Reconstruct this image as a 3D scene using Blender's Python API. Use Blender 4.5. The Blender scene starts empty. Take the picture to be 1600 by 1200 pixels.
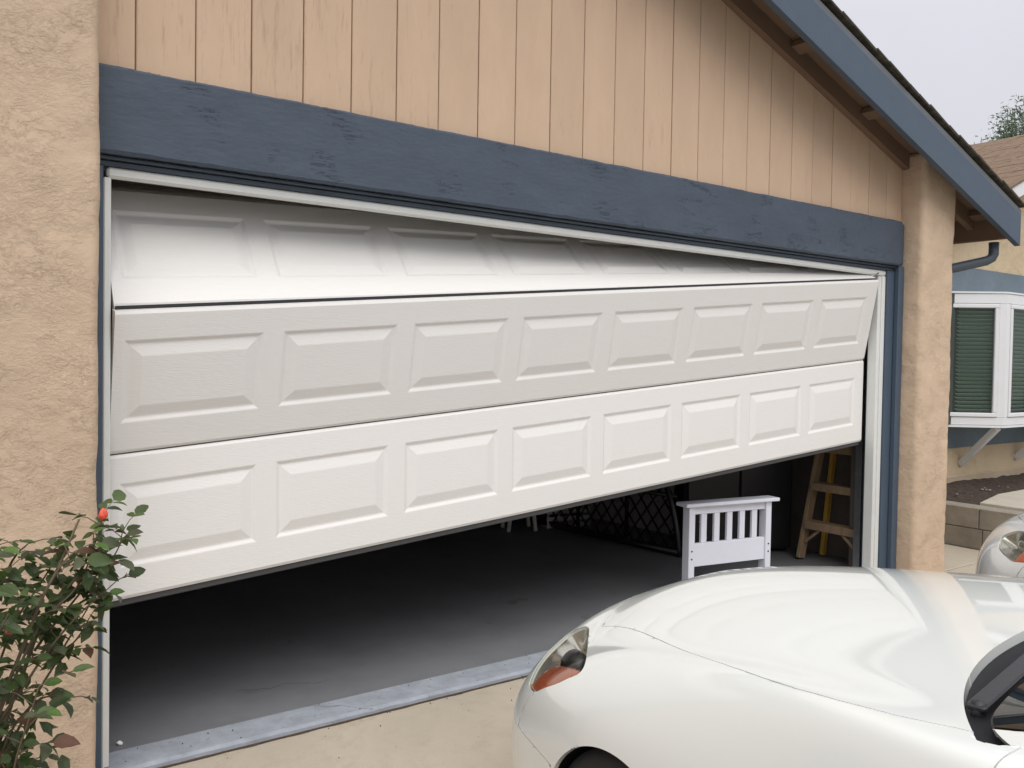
import bpy, bmesh, math, random
import numpy as np
from mathutils import Vector, Matrix, noise
C = bpy.context.scene.collection
scn = bpy.context.scene
random.seed(7)
R = math.radians

# ------------------------------------------------------------------ camera
YAW, PITCH, ROLL = 0.6248, -0.0268, 0.0164
def cam_basis():
    cy, sy = math.cos(YAW), math.sin(YAW)
    f = Vector((sy, cy, 0)); r = Vector((cy, -sy, 0)); u = Vector((0, 0, 1))
    f2 = f*math.cos(PITCH) + u*math.sin(PITCH); u2 = u*math.cos(PITCH) - f*math.sin(PITCH)
    r3 = r*math.cos(ROLL) + u2*math.sin(ROLL); u3 = u2*math.cos(ROLL) - r*math.sin(ROLL)
    return f2, r3, u3
cd = bpy.data.cameras.new('camera'); cam = bpy.data.objects.new('camera', cd); C.objects.link(cam)
f_, r_, u_ = cam_basis()
cam.matrix_world = Matrix(((r_.x, u_.x, -f_.x, -0.5938), (r_.y, u_.y, -f_.y, -3.2249),
                           (r_.z, u_.z, -f_.z, 1.4509), (0, 0, 0, 1)))
cd.sensor_width = 36.0; cd.lens = 1343.0/1600*36.0
cd.clip_start = 0.05; cd.clip_end = 1500
scn.camera = cam

# ------------------------------------------------------------------ light
SUN_EL, SUN_AZ = R(52), R(205)      # azimuth clockwise from +Y
w = bpy.data.worlds.new('World'); scn.world = w; w.use_nodes = True
nt = w.node_tree; nt.nodes.clear()
N = nt.nodes.new; LK = nt.links.new
out = N('ShaderNodeOutputWorld'); bg = N('ShaderNodeBackground'); LK(bg.outputs[0], out.inputs[0])
sky = N('ShaderNodeTexSky'); sky.sky_type = 'NISHITA'; sky.sun_disc = False
sky.sun_elevation = SUN_EL; sky.sun_rotation = SUN_AZ; sky.air_density = 1.5; sky.dust_density = 4
hs = N('ShaderNodeHueSaturation'); hs.inputs['Saturation'].default_value = 0.25; LK(sky.outputs[0], hs.inputs['Color'])
tc = N('ShaderNodeTexCoord'); sep = N('ShaderNodeSeparateXYZ'); LK(tc.outputs['Generated'], sep.inputs[0])
cr = N('ShaderNodeValToRGB'); LK(sep.outputs['Z'], cr.inputs[0])     # overcast: zenith about twice the horizon
e = cr.color_ramp.elements
e[0].position = 0.0; e[0].color = (0.30, 0.305, 0.33, 1)
e[1].position = 1.0; e[1].color = (0.84, 0.84, 0.88, 1)
m = cr.color_ramp.elements.new(0.35); m.color = (0.38, 0.38, 0.415, 1)
nz = N('ShaderNodeTexNoise'); nz.inputs['Scale'].default_value = 2.2; nz.inputs['Detail'].default_value = 5
LK(tc.outputs['Generated'], nz.inputs['Vector'])
mr = N('ShaderNodeMapRange'); mr.inputs['From Min'].default_value = 0.3; mr.inputs['From Max'].default_value = 0.7
mr.inputs['To Min'].default_value = 18.6; mr.inputs['To Max'].default_value = 20.6; LK(nz.outputs['Fac'], mr.inputs['Value'])
vm = N('ShaderNodeVectorMath'); vm.operation = 'SCALE'; LK(cr.outputs[0], vm.inputs[0]); LK(mr.outputs[0], vm.inputs['Scale'])
mx = N('ShaderNodeMix'); mx.data_type = 'RGBA'; mx.inputs['Factor'].default_value = 0.88
LK(hs.outputs[0], mx.inputs[6]); LK(vm.outputs[0], mx.inputs[7])
LK(mx.outputs[2], bg.inputs['Color']); bg.inputs['Strength'].default_value = 0.11
sl = bpy.data.lights.new('sun', 'SUN'); sl.energy = 1.5; sl.angle = R(50); sl.color = (1, 0.97, 0.92)
so = bpy.data.objects.new('sun', sl); C.objects.link(so)
sd = Vector((math.sin(SUN_AZ)*math.cos(SUN_EL), math.cos(SUN_AZ)*math.cos(SUN_EL), math.sin(SUN_EL)))
so.rotation_euler = (-sd).to_track_quat('-Z', 'Y').to_euler(); so.location = (0, -6, 12)
vs = scn.view_settings; vs.view_transform = 'Standard'; vs.look = 'None'; vs.gamma = 1; vs.exposure = -0.02
vs.use_curve_mapping = False
scn.cycles.max_bounces = 8; scn.cycles.transparent_max_bounces = 12

# ------------------------------------------------------------------ helpers
def tag(o, label=None, cat=None, group=None, kind=None):
    if label: o['label'] = label
    if cat: o['category'] = cat
    if group: o['group'] = group
    if kind: o['kind'] = kind
    return o
def empty(name, loc=(0, 0, 0), rz=0, **k):
    o = bpy.data.objects.new(name, None); C.objects.link(o); o.location = loc; o.rotation_euler = (0, 0, rz)
    o.empty_display_size = 0.1
    return tag(o, **k)
def obj(name, bm, mat, parent=None, smooth=False, mats=None, recalc=False, **k):
    if recalc: bmesh.ops.recalc_face_normals(bm, faces=bm.faces)
    me = bpy.data.meshes.new(name); bm.to_mesh(me); bm.free()
    for mm in (mats or [mat]): me.materials.append(mm)
    if smooth:
        for p in me.polygons: p.use_smooth = True
    o = bpy.data.objects.new(name, me); C.objects.link(o)
    if parent: o.parent = parent
    return tag(o, **k)
def add_box(bm, p0, p1, bev=0.0, M=None, seg=1):
    x0, y0, z0 = p0; x1, y1, z1 = p1
    vs_ = [bm.verts.new(v) for v in ((x0,y0,z0),(x1,y0,z0),(x1,y1,z0),(x0,y1,z0),(x0,y0,z1),(x1,y0,z1),(x1,y1,z1),(x0,y1,z1))]
    fs = [bm.faces.new([vs_[i] for i in q]) for q in ((3,2,1,0),(4,5,6,7),(0,1,5,4),(1,2,6,5),(2,3,7,6),(3,0,4,7))]
    allv = set(vs_)
    if bev > 0:
        es = list({e_ for f in fs for e_ in f.edges})
        r = bmesh.ops.bevel(bm, geom=es, offset=bev, segments=seg, affect='EDGES', profile=0.6)
        allv = set(v for v in vs_ if v.is_valid) | set(r['verts'])
    if M is not None:
        for v in allv: v.co = M @ v.co
    return allv
def box(name, p0, p1, mat, parent=None, bev=0.004, M=None, **k):
    bm = bmesh.new(); add_box(bm, p0, p1, bev, M); return obj(name, bm, mat, parent, **k)
def add_prism(bm, poly, y0, y1, axis='Y'):
    """poly: list of (a,b); extruded along axis"""
    def P(a, b, c):
        return {'Y': (a, c, b), 'Z': (a, b, c), 'X': (c, a, b)}[axis]
    n = len(poly)
    A = [bm.verts.new(P(a, b, y0)) for a, b in poly]; B = [bm.verts.new(P(a, b, y1)) for a, b in poly]
    bm.faces.new(A[::-1]); bm.faces.new(B)
    for i in range(n): bm.faces.new((A[i], A[(i+1) % n], B[(i+1) % n], B[i]))
def prism(name, poly, y0, y1, mat, parent=None, axis='Y', bev=0, **k):
    bm = bmesh.new(); add_prism(bm, poly, y0, y1, axis); bmesh.ops.recalc_face_normals(bm, faces=bm.faces)
    if bev: bmesh.ops.bevel(bm, geom=list(bm.edges), offset=bev, segments=2, affect='EDGES', profile=0.6)
    return obj(name, bm, mat, parent, **k)
def add_bar(bm, a, b, w_, h_, up=(0, 0, 1), bev=0.0):
    a = Vector(a); b = Vector(b); d = (b-a); L = d.length; d.normalize(); up = Vector(up)
    s = d.cross(up).normalized(); u = s.cross(d)
    M = Matrix(((d.x, s.x, u.x, a.x), (d.y, s.y, u.y, a.y), (d.z, s.z, u.z, a.z), (0, 0, 0, 1)))
    return add_box(bm, (0, -w_/2, -h_/2), (L, w_/2, h_/2), bev, M)
def bar(name, a, b, w_, h_, mat, parent=None, up=(0, 0, 1), bev=0.002, **k):
    bm = bmesh.new(); add_bar(bm, a, b, w_, h_, up, bev); return obj(name, bm, mat, parent, **k)
def add_tube(bm, pts, rad, seg=8, cap=True):
    pts = [Vector(p) for p in pts]; rings = []
    rads = rad if isinstance(rad, (list, tuple)) else [rad]*len(pts)
    prev = None
    for i, p in enumerate(pts):
        t = (pts[min(i+1, len(pts)-1)] - pts[max(i-1, 0)]).normalized()
        if prev is None:
            n = t.cross(Vector((0, 0, 1)));
            if n.length < 1e-3: n = t.cross(Vector((1, 0, 0)))
        else: n = prev - t*prev.dot(t)
        n.normalize(); prev = n; b = t.cross(n)
        rings.append([bm.verts.new(p + (n*math.cos(2*math.pi*k/seg) + b*math.sin(2*math.pi*k/seg))*rads[i]) for k in range(seg)])
    for i in range(len(rings)-1):
        for k in range(seg):
            bm.faces.new((rings[i][k], rings[i][(k+1) % seg], rings[i+1][(k+1) % seg], rings[i+1][k]))
    if cap:
        bm.faces.new(rings[0][::-1]); bm.faces.new(rings[-1])
def tube(name, pts, rad, mat, parent=None, seg=8, **k):
    bm = bmesh.new(); add_tube(bm, pts, rad, seg); return obj(name, bm, mat, parent, smooth=True, recalc=True, **k)

# ------------------------------------------------------------------ materials
def mat(name, base, rough=0.6, spec=0.5, var=0.0, vscale=3.0, bump=0.0, bscale=60.0, stretch=(1, 1, 1), coat=0.0, metal=0.0,
        dark=None, dscale=2.0, dlo=0.5, dhi=0.7, rvar=0.0, randvar=0.0, detail=6, coord='Object'):
    m = bpy.data.materials.new(name); m.use_nodes = True; t = m.node_tree; n = t.nodes; L = t.links.new
    b = n['Principled BSDF']; b.inputs['Roughness'].default_value = rough
    b.inputs['Specular IOR Level'].default_value = spec; b.inputs['Metallic'].default_value = metal
    if coat: b.inputs['Coat Weight'].default_value = coat; b.inputs['Coat Roughness'].default_value = 0.02
    tc = n.new('ShaderNodeTexCoord'); mp = n.new('ShaderNodeMapping'); L(tc.outputs[coord], mp.inputs[0]); mp.inputs['Scale'].default_value = stretch
    col = n.new('ShaderNodeRGB'); col.outputs[0].default_value = (*base, 1); cur = col.outputs[0]
    def mixc(fac, a, bb, mode='MIX'):
        q = n.new('ShaderNodeMix'); q.data_type = 'RGBA'; q.blend_type = mode
        if hasattr(fac, 'links'): L(fac, q.inputs['Factor'])
        else: q.inputs['Factor'].default_value = fac
        L(a, q.inputs[6])
        if hasattr(bb, 'links'): L(bb, q.inputs[7])
        else: q.inputs[7].default_value = (*bb, 1)
        return q.outputs[2]
    if var:
        nz = n.new('ShaderNodeTexNoise'); nz.inputs['Scale'].default_value = vscale; nz.inputs['Detail'].default_value = detail
        nz.inputs['Roughness'].default_value = 0.65; L(mp.outputs[0], nz.inputs['Vector'])
        rg = n.new('ShaderNodeMapRange'); rg.inputs['From Min'].default_value = 0.3; rg.inputs['From Max'].default_value = 0.7
        rg.inputs['To Min'].default_value = 1-var; rg.inputs['To Max'].default_value = 1+var; L(nz.outputs['Fac'], rg.inputs['Value'])
        v = n.new('ShaderNodeVectorMath'); v.operation = 'SCALE'; L(cur, v.inputs[0]); L(rg.outputs[0], v.inputs['Scale']); cur = v.outputs[0]
        if rvar:
            r2 = n.new('ShaderNodeMapRange'); r2.inputs['To Min'].default_value = rough-rvar; r2.inputs['To Max'].default_value = rough+rvar
            L(nz.outputs['Fac'], r2.inputs['Value']); L(r2.outputs[0], b.inputs['Roughness'])
    if randvar:
        oi = n.new('ShaderNodeObjectInfo'); rg = n.new('ShaderNodeMapRange'); rg.inputs['To Min'].default_value = 1-randvar; rg.inputs['To Max'].default_value = 1+randvar
        L(oi.outputs['Random'], rg.inputs['Value']); v = n.new('ShaderNodeVectorMath'); v.operation = 'SCALE'
        L(cur, v.inputs[0]); L(rg.outputs[0], v.inputs['Scale']); cur = v.outputs[0]
    if dark is not None:
        nz = n.new('ShaderNodeTexNoise'); nz.inputs['Scale'].default_value = dscale; nz.inputs['Detail'].default_value = 8; nz.inputs['Roughness'].default_value = 0.7
        L(mp.outputs[0], nz.inputs['Vector'])
        rg = n.new('ShaderNodeMapRange'); rg.inputs['From Min'].default_value = dlo; rg.inputs['From Max'].default_value = dhi; L(nz.outputs['Fac'], rg.inputs['Value'])
        cur = mixc(rg.outputs[0], cur, dark)
    L(cur, b.inputs['Base Color'])
    if bump:
        nz = n.new('ShaderNodeTexNoise'); nz.inputs['Scale'].default_value = bscale; nz.inputs['Detail'].default_value = detail; L(mp.outputs[0], nz.inputs['Vector'])
        bp = n.new('ShaderNodeBump'); bp.inputs['Distance'].default_value = bump; L(nz.outputs['Fac'], bp.inputs['Height']); L(bp.outputs[0], b.inputs['Normal'])
    return m
def nodes(m): return m.node_tree.nodes, m.node_tree.links.new, m.node_tree.nodes['Principled BSDF']

def stucco(name, base):
    """knock-down stucco: torn trowel patches over a fine sand relief"""
    m = mat(name, base, rough=0.85, spec=0.25, var=0.07, vscale=3.5)
    n, L, b = nodes(m)
    tc = n.new('ShaderNodeTexCoord')
    def nz(scale, det, rough, dist=0.0, vec=None):
        q = n.new('ShaderNodeTexNoise'); q.inputs['Scale'].default_value = scale; q.inputs['Detail'].default_value = det
        q.inputs['Roughness'].default_value = rough; q.inputs['Distortion'].default_value = dist; L(vec or tc.outputs['Object'], q.inputs['Vector']); return q.outputs['Fac']
    def rg(src, a, b2, c=0.0, d=1.0):
        q = n.new('ShaderNodeMapRange'); q.interpolation_type = 'SMOOTHSTEP'; L(src, q.inputs['Value'])
        for k, v_ in zip(('From Min', 'From Max', 'To Min', 'To Max'), (a, b2, c, d)): q.inputs[k].default_value = v_
        return q.outputs[0]
    def mul(a, b2):
        q = n.new('ShaderNodeMath'); q.operation = 'MULTIPLY'; L(a, q.inputs[0]); L(b2, q.inputs[1]); return q.outputs[0]
    mp = n.new('ShaderNodeMapping'); mp.inputs['Scale'].default_value = (1.0, 1, 1.5); mp.inputs['Rotation'].default_value = (0, -0.7, 0); L(tc.outputs['Object'], mp.inputs[0])
    tear = rg(nz(15, 8, 0.72, 0.5, mp.outputs[0]), 0.47, 0.56)
    torn = rg(nz(5.5, 3, 0.5), 0.42, 0.60)
    grit = mul(rg(nz(48, 6, 0.75, 0.0, mp.outputs[0]), 0.38, 0.62), rg(nz(7, 3, 0.5), 0.35, 0.62, 0.25, 1.0))
    sand = nz(150, 5, 0.7)
    def bump(h, dist, st, prev=None):
        q = n.new('ShaderNodeBump'); q.inputs['Distance'].default_value = dist; q.inputs['Strength'].default_value = st; L(h, q.inputs['Height'])
        if prev: L(prev, q.inputs['Normal'])
        return q.outputs[0]
    h = bump(mul(tear, torn), 0.0035, 0.55)
    h = bump(grit, 0.0024, 0.7, h)
    h = bump(sand, 0.0018, 0.7, h)
    b3 = n.new('ShaderNodeBump'); b3.inputs['Distance'].default_value = 0.03; L(nz(4, 3, 0.5), b3.inputs['Height']); L(h, b3.inputs['Normal'])
    # specks of grime sitting in the torn pits
    sp = rg(nz(85, 4, 0.8, 0.0, mp.outputs[0]), 0.60, 0.70, 0.0, 0.45); sp = mul(sp, torn)
    old = b.inputs['Base Color'].links[0].from_socket
    q = n.new('ShaderNodeMix'); q.data_type = 'RGBA'; L(sp, q.inputs['Factor']); L(old, q.inputs[6]); q.inputs[7].default_value = (base[0]*.45, base[1]*.38, base[2]*.32, 1)
    L(q.outputs[2], b.inputs['Base Color'])
    L(b3.outputs[0], b.inputs['Normal'])
    return m
STUCCO = stucco('peach_stucco', (0.615, 0.465, 0.33))
SOFFIT_SHADED = mat('shaded_soffit_tan', (0.20, 0.132, 0.088), rough=0.75, spec=0.3, var=0.08, vscale=2.5)  # tan eave paint, darkened to put the shade under the roof into its colour
TAN = mat('tan_paint', (0.56, 0.385, 0.25), rough=0.7, spec=0.3, var=0.06, vscale=2.5, bump=0.0015, bscale=25, stretch=(1, 1, 0.1))
def siding_mat():
    m = mat('peach_siding_paint', (0.57, 0.41, 0.285), rough=0.72, spec=0.3, var=0.07, vscale=3.0, stretch=(1, 1, 0.35), bump=0.0022, bscale=34, randvar=0.035)
    n, L, b = nodes(m)
    tc = n.new('ShaderNodeTexCoord'); mp = n.new('ShaderNodeMapping'); mp.inputs['Scale'].default_value = (14, 1, 1.5); L(tc.outputs['Object'], mp.inputs[0])
    nz = n.new('ShaderNodeTexNoise'); nz.inputs['Scale'].default_value = 3.2; nz.inputs['Detail'].default_value = 9; nz.inputs['Roughness'].default_value = 0.72; L(mp.outputs[0], nz.inputs['Vector'])
    # mildew smudges, heaviest towards the left end of the wall
    sp = n.new('ShaderNodeSeparateXYZ'); L(tc.outputs['Object'], sp.inputs[0])
    g = n.new('ShaderNodeMapRange'); g.inputs['From Min'].default_value = -0.2; g.inputs['From Max'].default_value = 2.4
    g.inputs['To Min'].default_value = 0.07; g.inputs['To Max'].default_value = -0.04; L(sp.outputs['X'], g.inputs['Value'])
    n2 = n.new('ShaderNodeTexNoise'); n2.inputs['Scale'].default_value = 2.1; L(tc.outputs['Object'], n2.inputs['Vector'])
    a1 = n.new('ShaderNodeMath'); a1.operation = 'MULTIPLY_ADD'; a1.inputs[1].default_value = 0.35; L(n2.outputs['Fac'], a1.inputs[0]); L(g.outputs[0], a1.inputs[2])
    a2 = n.new('ShaderNodeMath'); a2.operation = 'ADD'; L(nz.outputs['Fac'], a2.inputs[0]); L(a1.outputs[0], a2.inputs[1])
    r = n.new('ShaderNodeMapRange'); r.inputs['From Min'].default_value = 0.76; r.inputs['From Max'].default_value = 1.02; r.inputs['To Max'].default_value = 0.75; L(a2.outputs[0], r.inputs['Value'])
    old = b.inputs['Base Color'].links[0].from_socket
    q = n.new('ShaderNodeMix'); q.data_type = 'RGBA'; L(r.outputs[0], q.inputs['Factor']); L(old, q.inputs[6]); q.inputs[7].default_value = (0.30, 0.19, 0.12, 1)
    L(q.outputs[2], b.inputs['Base Color'])
    return m
SIDING = siding_mat()
GROOVE = mat('groove_brown', (0.34, 0.20, 0.11), rough=0.8, var=0.2, vscale=30)
def blue_mat():
    m = mat('slate_blue_paint', (0.063, 0.083, 0.112), rough=0.55, spec=0.4, var=0.10, vscale=6, stretch=(0.5, 1, 1.4), bump=0.002, bscale=45)
    n, L, b = nodes(m)
    tc = n.new('ShaderNodeTexCoord'); mp = n.new('ShaderNodeMapping'); mp.inputs['Scale'].default_value = (0.6, 3, 4.5); L(tc.outputs['Object'], mp.inputs[0])
    nz = n.new('ShaderNodeTexNoise'); nz.inputs['Scale'].default_value = 3.2; nz.inputs['Detail'].default_value = 10; nz.inputs['Roughness'].default_value = 0.7; nz.inputs['Distortion'].default_value = 0.6; L(mp.outputs[0], nz.inputs['Vector'])
    mt = n.new('ShaderNodeMath'); mt.operation = 'SUBTRACT'; mt.inputs[1].default_value = 0.5; L(nz.outputs['Fac'], mt.inputs[0])
    ab = n.new('ShaderNodeMath'); ab.operation = 'ABSOLUTE'; L(mt.outputs[0], ab.inputs[0])
    rg = n.new('ShaderNodeMapRange'); rg.inputs['From Max'].default_value = 0.006; L(ab.outputs[0], rg.inputs['Value'])
    n2 = n.new('ShaderNodeTexNoise'); n2.inputs['Scale'].default_value = 5; n2.inputs['Detail'].default_value = 3; L(tc.outputs['Object'], n2.inputs['Vector'])
    r2 = n.new('ShaderNodeMapRange'); r2.inputs['From Min'].default_value = 0.52; r2.inputs['From Max'].default_value = 0.66; L(n2.outputs['Fac'], r2.inputs['Value'])
    mxx = n.new('ShaderNodeMath'); mxx.operation = 'MAXIMUM'; L(rg.outputs[0], mxx.inputs[0]); 
    inv = n.new('ShaderNodeMath'); inv.operation = 'SUBTRACT'; inv.inputs[0].default_value = 1.0; L(r2.outputs[0], inv.inputs[1]); L(inv.outputs[0], mxx.inputs[1])
    bp = n.new('ShaderNodeBump'); bp.inputs['Distance'].default_value = 0.0035; bp.inputs['Strength'].default_value = 0.8; L(mxx.outputs[0], bp.inputs['Height'])
    oldn = b.inputs['Normal'].links[0].from_socket; L(oldn, bp.inputs['Normal']); L(bp.outputs[0], b.inputs['Normal'])
    return m
BLUE = blue_mat()
BLUE2 = mat('slate_blue_trim_paint', (0.067, 0.096, 0.134), rough=0.5, spec=0.4, var=0.05, vscale=8, bump=0.0008, bscale=60)
WDOOR = mat('white_embossed_steel', (0.80, 0.782, 0.745), rough=0.48, spec=0.4, var=0.012, vscale=8, bump=0.0009, bscale=22, stretch=(1.5, 1.5, 14), detail=4)
WTRIM = mat('white_vinyl_trim', (0.72, 0.73, 0.70), rough=0.45, var=0.04, vscale=7, bump=0.0004, bscale=60)
WPAINT = mat('white_furniture_paint', (0.74, 0.75, 0.82), rough=0.4, var=0.02, vscale=6)
SEALM = mat('door_seal_rubber', (0.07, 0.068, 0.07), rough=0.6)
STEEL = mat('galvanised_steel', (0.45, 0.46, 0.47), rough=0.35, metal=0.9, var=0.1, vscale=20)
BLACKM = mat('black_enamel', (0.012, 0.012, 0.014), rough=0.3)
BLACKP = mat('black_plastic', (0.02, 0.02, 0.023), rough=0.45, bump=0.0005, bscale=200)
FLOORM = mat('grey_floor_paint', (0.195, 0.200, 0.208), rough=0.55, spec=0.35, var=0.12, vscale=2.2, dark=(0.10, 0.08, 0.065), dscale=3.4, dlo=0.62, dhi=0.74, bump=0.0008, bscale=40)
STRIPM = mat('weathered_blue_grey_floor_paint', (0.345, 0.37, 0.41), rough=0.7, var=0.2, vscale=9, dark=(0.12, 0.11, 0.10), dscale=34, dlo=0.62, dhi=0.70, bump=0.002, bscale=60)
CONC = mat('driveway_concrete', (0.47, 0.41, 0.325), rough=0.88, spec=0.2, var=0.09, vscale=1.7, dark=(0.40, 0.34, 0.255), dscale=7.0, dlo=0.50, dhi=0.80, detail=10, bump=0.0018, bscale=150)
DIRT = mat('joint_dirt', (0.10, 0.065, 0.04), rough=0.95, var=0.4, vscale=60, bump=0.004, bscale=90)
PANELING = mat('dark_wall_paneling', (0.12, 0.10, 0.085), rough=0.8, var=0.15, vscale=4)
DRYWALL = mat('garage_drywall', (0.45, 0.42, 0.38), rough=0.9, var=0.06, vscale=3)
SHING = mat('dark_brown_shingle', (0.075, 0.066, 0.05), rough=0.95, spec=0.2, var=0.35, vscale=25, bump=0.003, bscale=160, randvar=0.22)
SHING2 = mat('tan_brown_shingle', (0.185, 0.128, 0.088), rough=0.95, spec=0.2, var=0.22, vscale=14, bump=0.003, bscale=120, randvar=0.1)
DRIP = mat('grey_drip_edge', (0.13, 0.14, 0.15), rough=0.6, var=0.1, vscale=9)

# ------------------------------------------------------------------ ground
def sheet(name, x0, y0, x1, y1, z, mt, **k):
    bm = bmesh.new(); bm.faces.new([bm.verts.new(p) for p in ((x0, y0, z), (x1, y0, z), (x1, y1, z), (x0, y1, z))])
    return obj(name, bm, mt, **k)
GROUNDM = mat('dry_ground', (0.25, 0.24, 0.21), rough=0.95, var=0.2, vscale=0.4)
sheet('ground', -400, -400, 400, 400, -0.20, GROUNDM, kind='structure')
# the driveway falls gently to the street
bm = bmesh.new()
add_prism(bm, [(-0.075, -0.012), (-0.075, -0.16), (-9.0, -0.30), (-9.0, -0.11)], -0.06, 6.48, 'X')
bmesh.ops.recalc_face_normals(bm, faces=bm.faces)
obj('driveway', bm, CONC, kind='structure')
ROADM = mat('asphalt', (0.055, 0.055, 0.057), rough=0.9, var=0.15, vscale=3, bump=0.004, bscale=90)
sheet('road', -80, -18, 80, -9.2, -0.185, ROADM, kind='structure')
box('sidewalk', (5.45, -0.068, -0.18), (6.48, 0.94, -0.006), CONC, kind='structure')
box('planting_bed', (-3.2, -2.6, -0.18), (-0.072, -0.10, -0.01), mat('bed_soil', (0.09, 0.06, 0.04), rough=1, var=0.3, vscale=18, bump=0.02, bscale=40), kind='structure')
box('garage_floor', (-0.55, 0.130, -0.18), (5.30, 6.3, -0.002), FLOORM, bev=0, kind='structure')
# threshold strip of the slab with its weathered paint and a chipped outer edge
bm = bmesh.new(); nn = 150
rows = []
for i in range(nn+1):
    x = -0.06 + 4.96*i/nn
    j = 0.004*noise.noise(Vector((x*14, 0, 0))) + 0.006*min(0, noise.noise(Vector((x*5, 3, 0)))+0.1)
    rows.append([bm.verts.new(p) for p in ((x, 0.130, 0.0), (x, -0.030, 0.003), (x, -0.052-j, -0.003), (x, -0.055-j*0.7, -0.15))])
for i in range(nn):
    for k in range(3): bm.faces.new((rows[i][k], rows[i][k+1], rows[i+1][k+1], rows[i+1][k]))
obj('threshold', bm, STRIPM, recalc=True, kind='structure')
bm = bmesh.new(); rows = []
for i in range(nn+1):
    x = -0.06 + 4.96*i/nn; j = 0.006*noise.noise(Vector((x*11, 7, 0)))
    rows.append([bm.verts.new(p) for p in ((x, -0.05, -0.016), (x, -0.082+j, -0.008))])
for i in range(nn): bm.faces.new((rows[i][0], rows[i][1], rows[i+1][1], rows[i+1][0]))
obj('joint_dirt', bm, DIRT, kind='structure')

# ------------------------------------------------------------------ garage building
XR, SL = -0.50, 0.355                      # ridge and roof slope
def zr(x, z5): return z5 + SL*(5-XR) - SL*abs(x-XR)    # a line parallel to the roof, height z5 at x = 5
G = empty('garage_building', (2.38, 0, 0), label='peach stucco garage with vertical wood siding, slate blue trim and low gable roof', cat='garage')
G0 = (-2.38, 0, 0)
def gp(o): o.parent = G; o.location = Vector(o.location) + Vector(G0); return o
def stucco_pillar(name, x0, x1, y0, y1, ztop, rr=0.035, nseg=14):
    """stucco pier with rounded, slightly wavy arrises; ztop(x)"""
    bm = bmesh.new(); prof = []
    def arc(cx, cy, a0, a1):
        for i in range(6):
            a = R(a0 + (a1-a0)*i/5); prof.append((cx + rr*math.cos(a), cy + rr*math.sin(a)))
    prof.append((x0, y1)); 
    for i in range(1, 6): prof.append((x0, y1 + (y0+rr-y1)*i/6))
    arc(x0+rr, y0+rr, 180, 270)
    for i in range(1, nseg): prof.append((x0+rr + (x1-x0-2*rr)*i/nseg, y0))
    arc(x1-rr, y0+rr, 270, 360)
    for i in range(1, 6): prof.append((x1, y0+rr + (y1-y0-rr)*i/6))
    prof.append((x1, y1))
    nz_ = 120; rows = []
    for k in range(nz_+1):
        t = k/nz_; row = []
        for (x, y) in prof:
            z = -0.15 + t*(ztop(x)+0.15)
            d = 0.006*noise.noise(Vector((x*4, y*4, z*3))) + 0.0035*noise.noise(Vector((x*17, y*17, z*17)))
            row.append(bm.verts.new((x + d*(1 if x > (x0+x1)/2 else -1)*(1 if y > y0+0.01 or True else 0), y - d, z)))
        rows.append(row)
    for k in range(nz_):
        for i in range(len(prof)-1): bm.faces.new((rows[k][i], rows[k][i+1], rows[k+1][i+1], rows[k+1][i]))
    bm.faces.new(rows[-1])
    return gp(obj(name, bm, STUCCO, smooth=True, recalc=True))
stucco_pillar('stucco_pillar', 4.955, 5.375, -0.17, 0.30, lambda x: zr(x, 2.862), rr=0.04)
stucco_pillar('stucco_wall', 2*XR-5.375, -0.046, -0.17, 0.30, lambda x: zr(x, 2.862), rr=0.03, nseg=90)
# side and back walls (the interior the half-open door shows)
for nm, a, b in (('side_wall', (-6.375, 0.302, -0.15), (-6.255, 6.40, 2.60)), ('partition_wall', (-0.62, 0.302, -0.15), (-0.50, 6.278, 2.60)), ('side_wall', (5.255, 0.302, -0.15), (5.375, 6.40, 2.60)),
                 ('back_wall', (-6.253, 6.28, -0.15), (5.253, 6.40, 2.60))):
    gp(box(nm, a, b, STUCCO, bev=0))
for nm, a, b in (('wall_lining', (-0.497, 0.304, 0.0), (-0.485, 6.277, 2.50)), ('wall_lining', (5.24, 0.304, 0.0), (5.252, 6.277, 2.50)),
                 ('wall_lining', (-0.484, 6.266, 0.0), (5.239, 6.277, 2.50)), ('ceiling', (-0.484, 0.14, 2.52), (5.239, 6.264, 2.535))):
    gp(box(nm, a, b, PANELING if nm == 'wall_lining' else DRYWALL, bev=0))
# inner returns behind the jambs
gp(box('jamb_return', (-0.484, 0.135, 0.0), (-0.055, 0.30, 2.50), DRYWALL, bev=0))
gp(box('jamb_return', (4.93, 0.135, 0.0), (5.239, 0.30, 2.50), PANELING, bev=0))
# gable wall backing, with the grooves between boards seen as its brown face
gp(prism('gable_sheathing', [(-0.06, 2.16), (4.953, 2.16), (4.953, zr(4.953, 2.85)), (-0.06, zr(-0.06, 2.85))], 0.0, 0.12, GROOVE))
# boards
edges = [-0.062]
x = 0.0931
while x < 4.94: edges.append(x); x += 0.2032
edges.append(4.956)
for i in range(len(edges)-1):
    a, b = edges[i]+0.0022, edges[i+1]-0.0022
    if b-a < 0.01: continue
    bm = bmesh.new()
    zb = 2.405
    poly = [(a, zb), (b, zb), (b, zr(b, 2.84))]
    if a < XR < b: poly.append((XR, zr(XR, 2.84)))
    poly.append((a, zr(a, 2.84)))
    dy = random.uniform(-0.001, 0.001)
    add_prism(bm, poly, -0.010+dy, -0.001, 'Y'); bmesh.ops.recalc_face_normals(bm, faces=bm.faces)
    bmesh.ops.bevel(bm, geom=[e_ for e_ in bm.edges if abs(e_.verts[0].co.x-e_.verts[1].co.x) < 1e-4 and e_.calc_length() > 0.1], offset=0.003, segments=1, affect='EDGES')
    gp(obj('siding_board', bm, SIDING))
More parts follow.
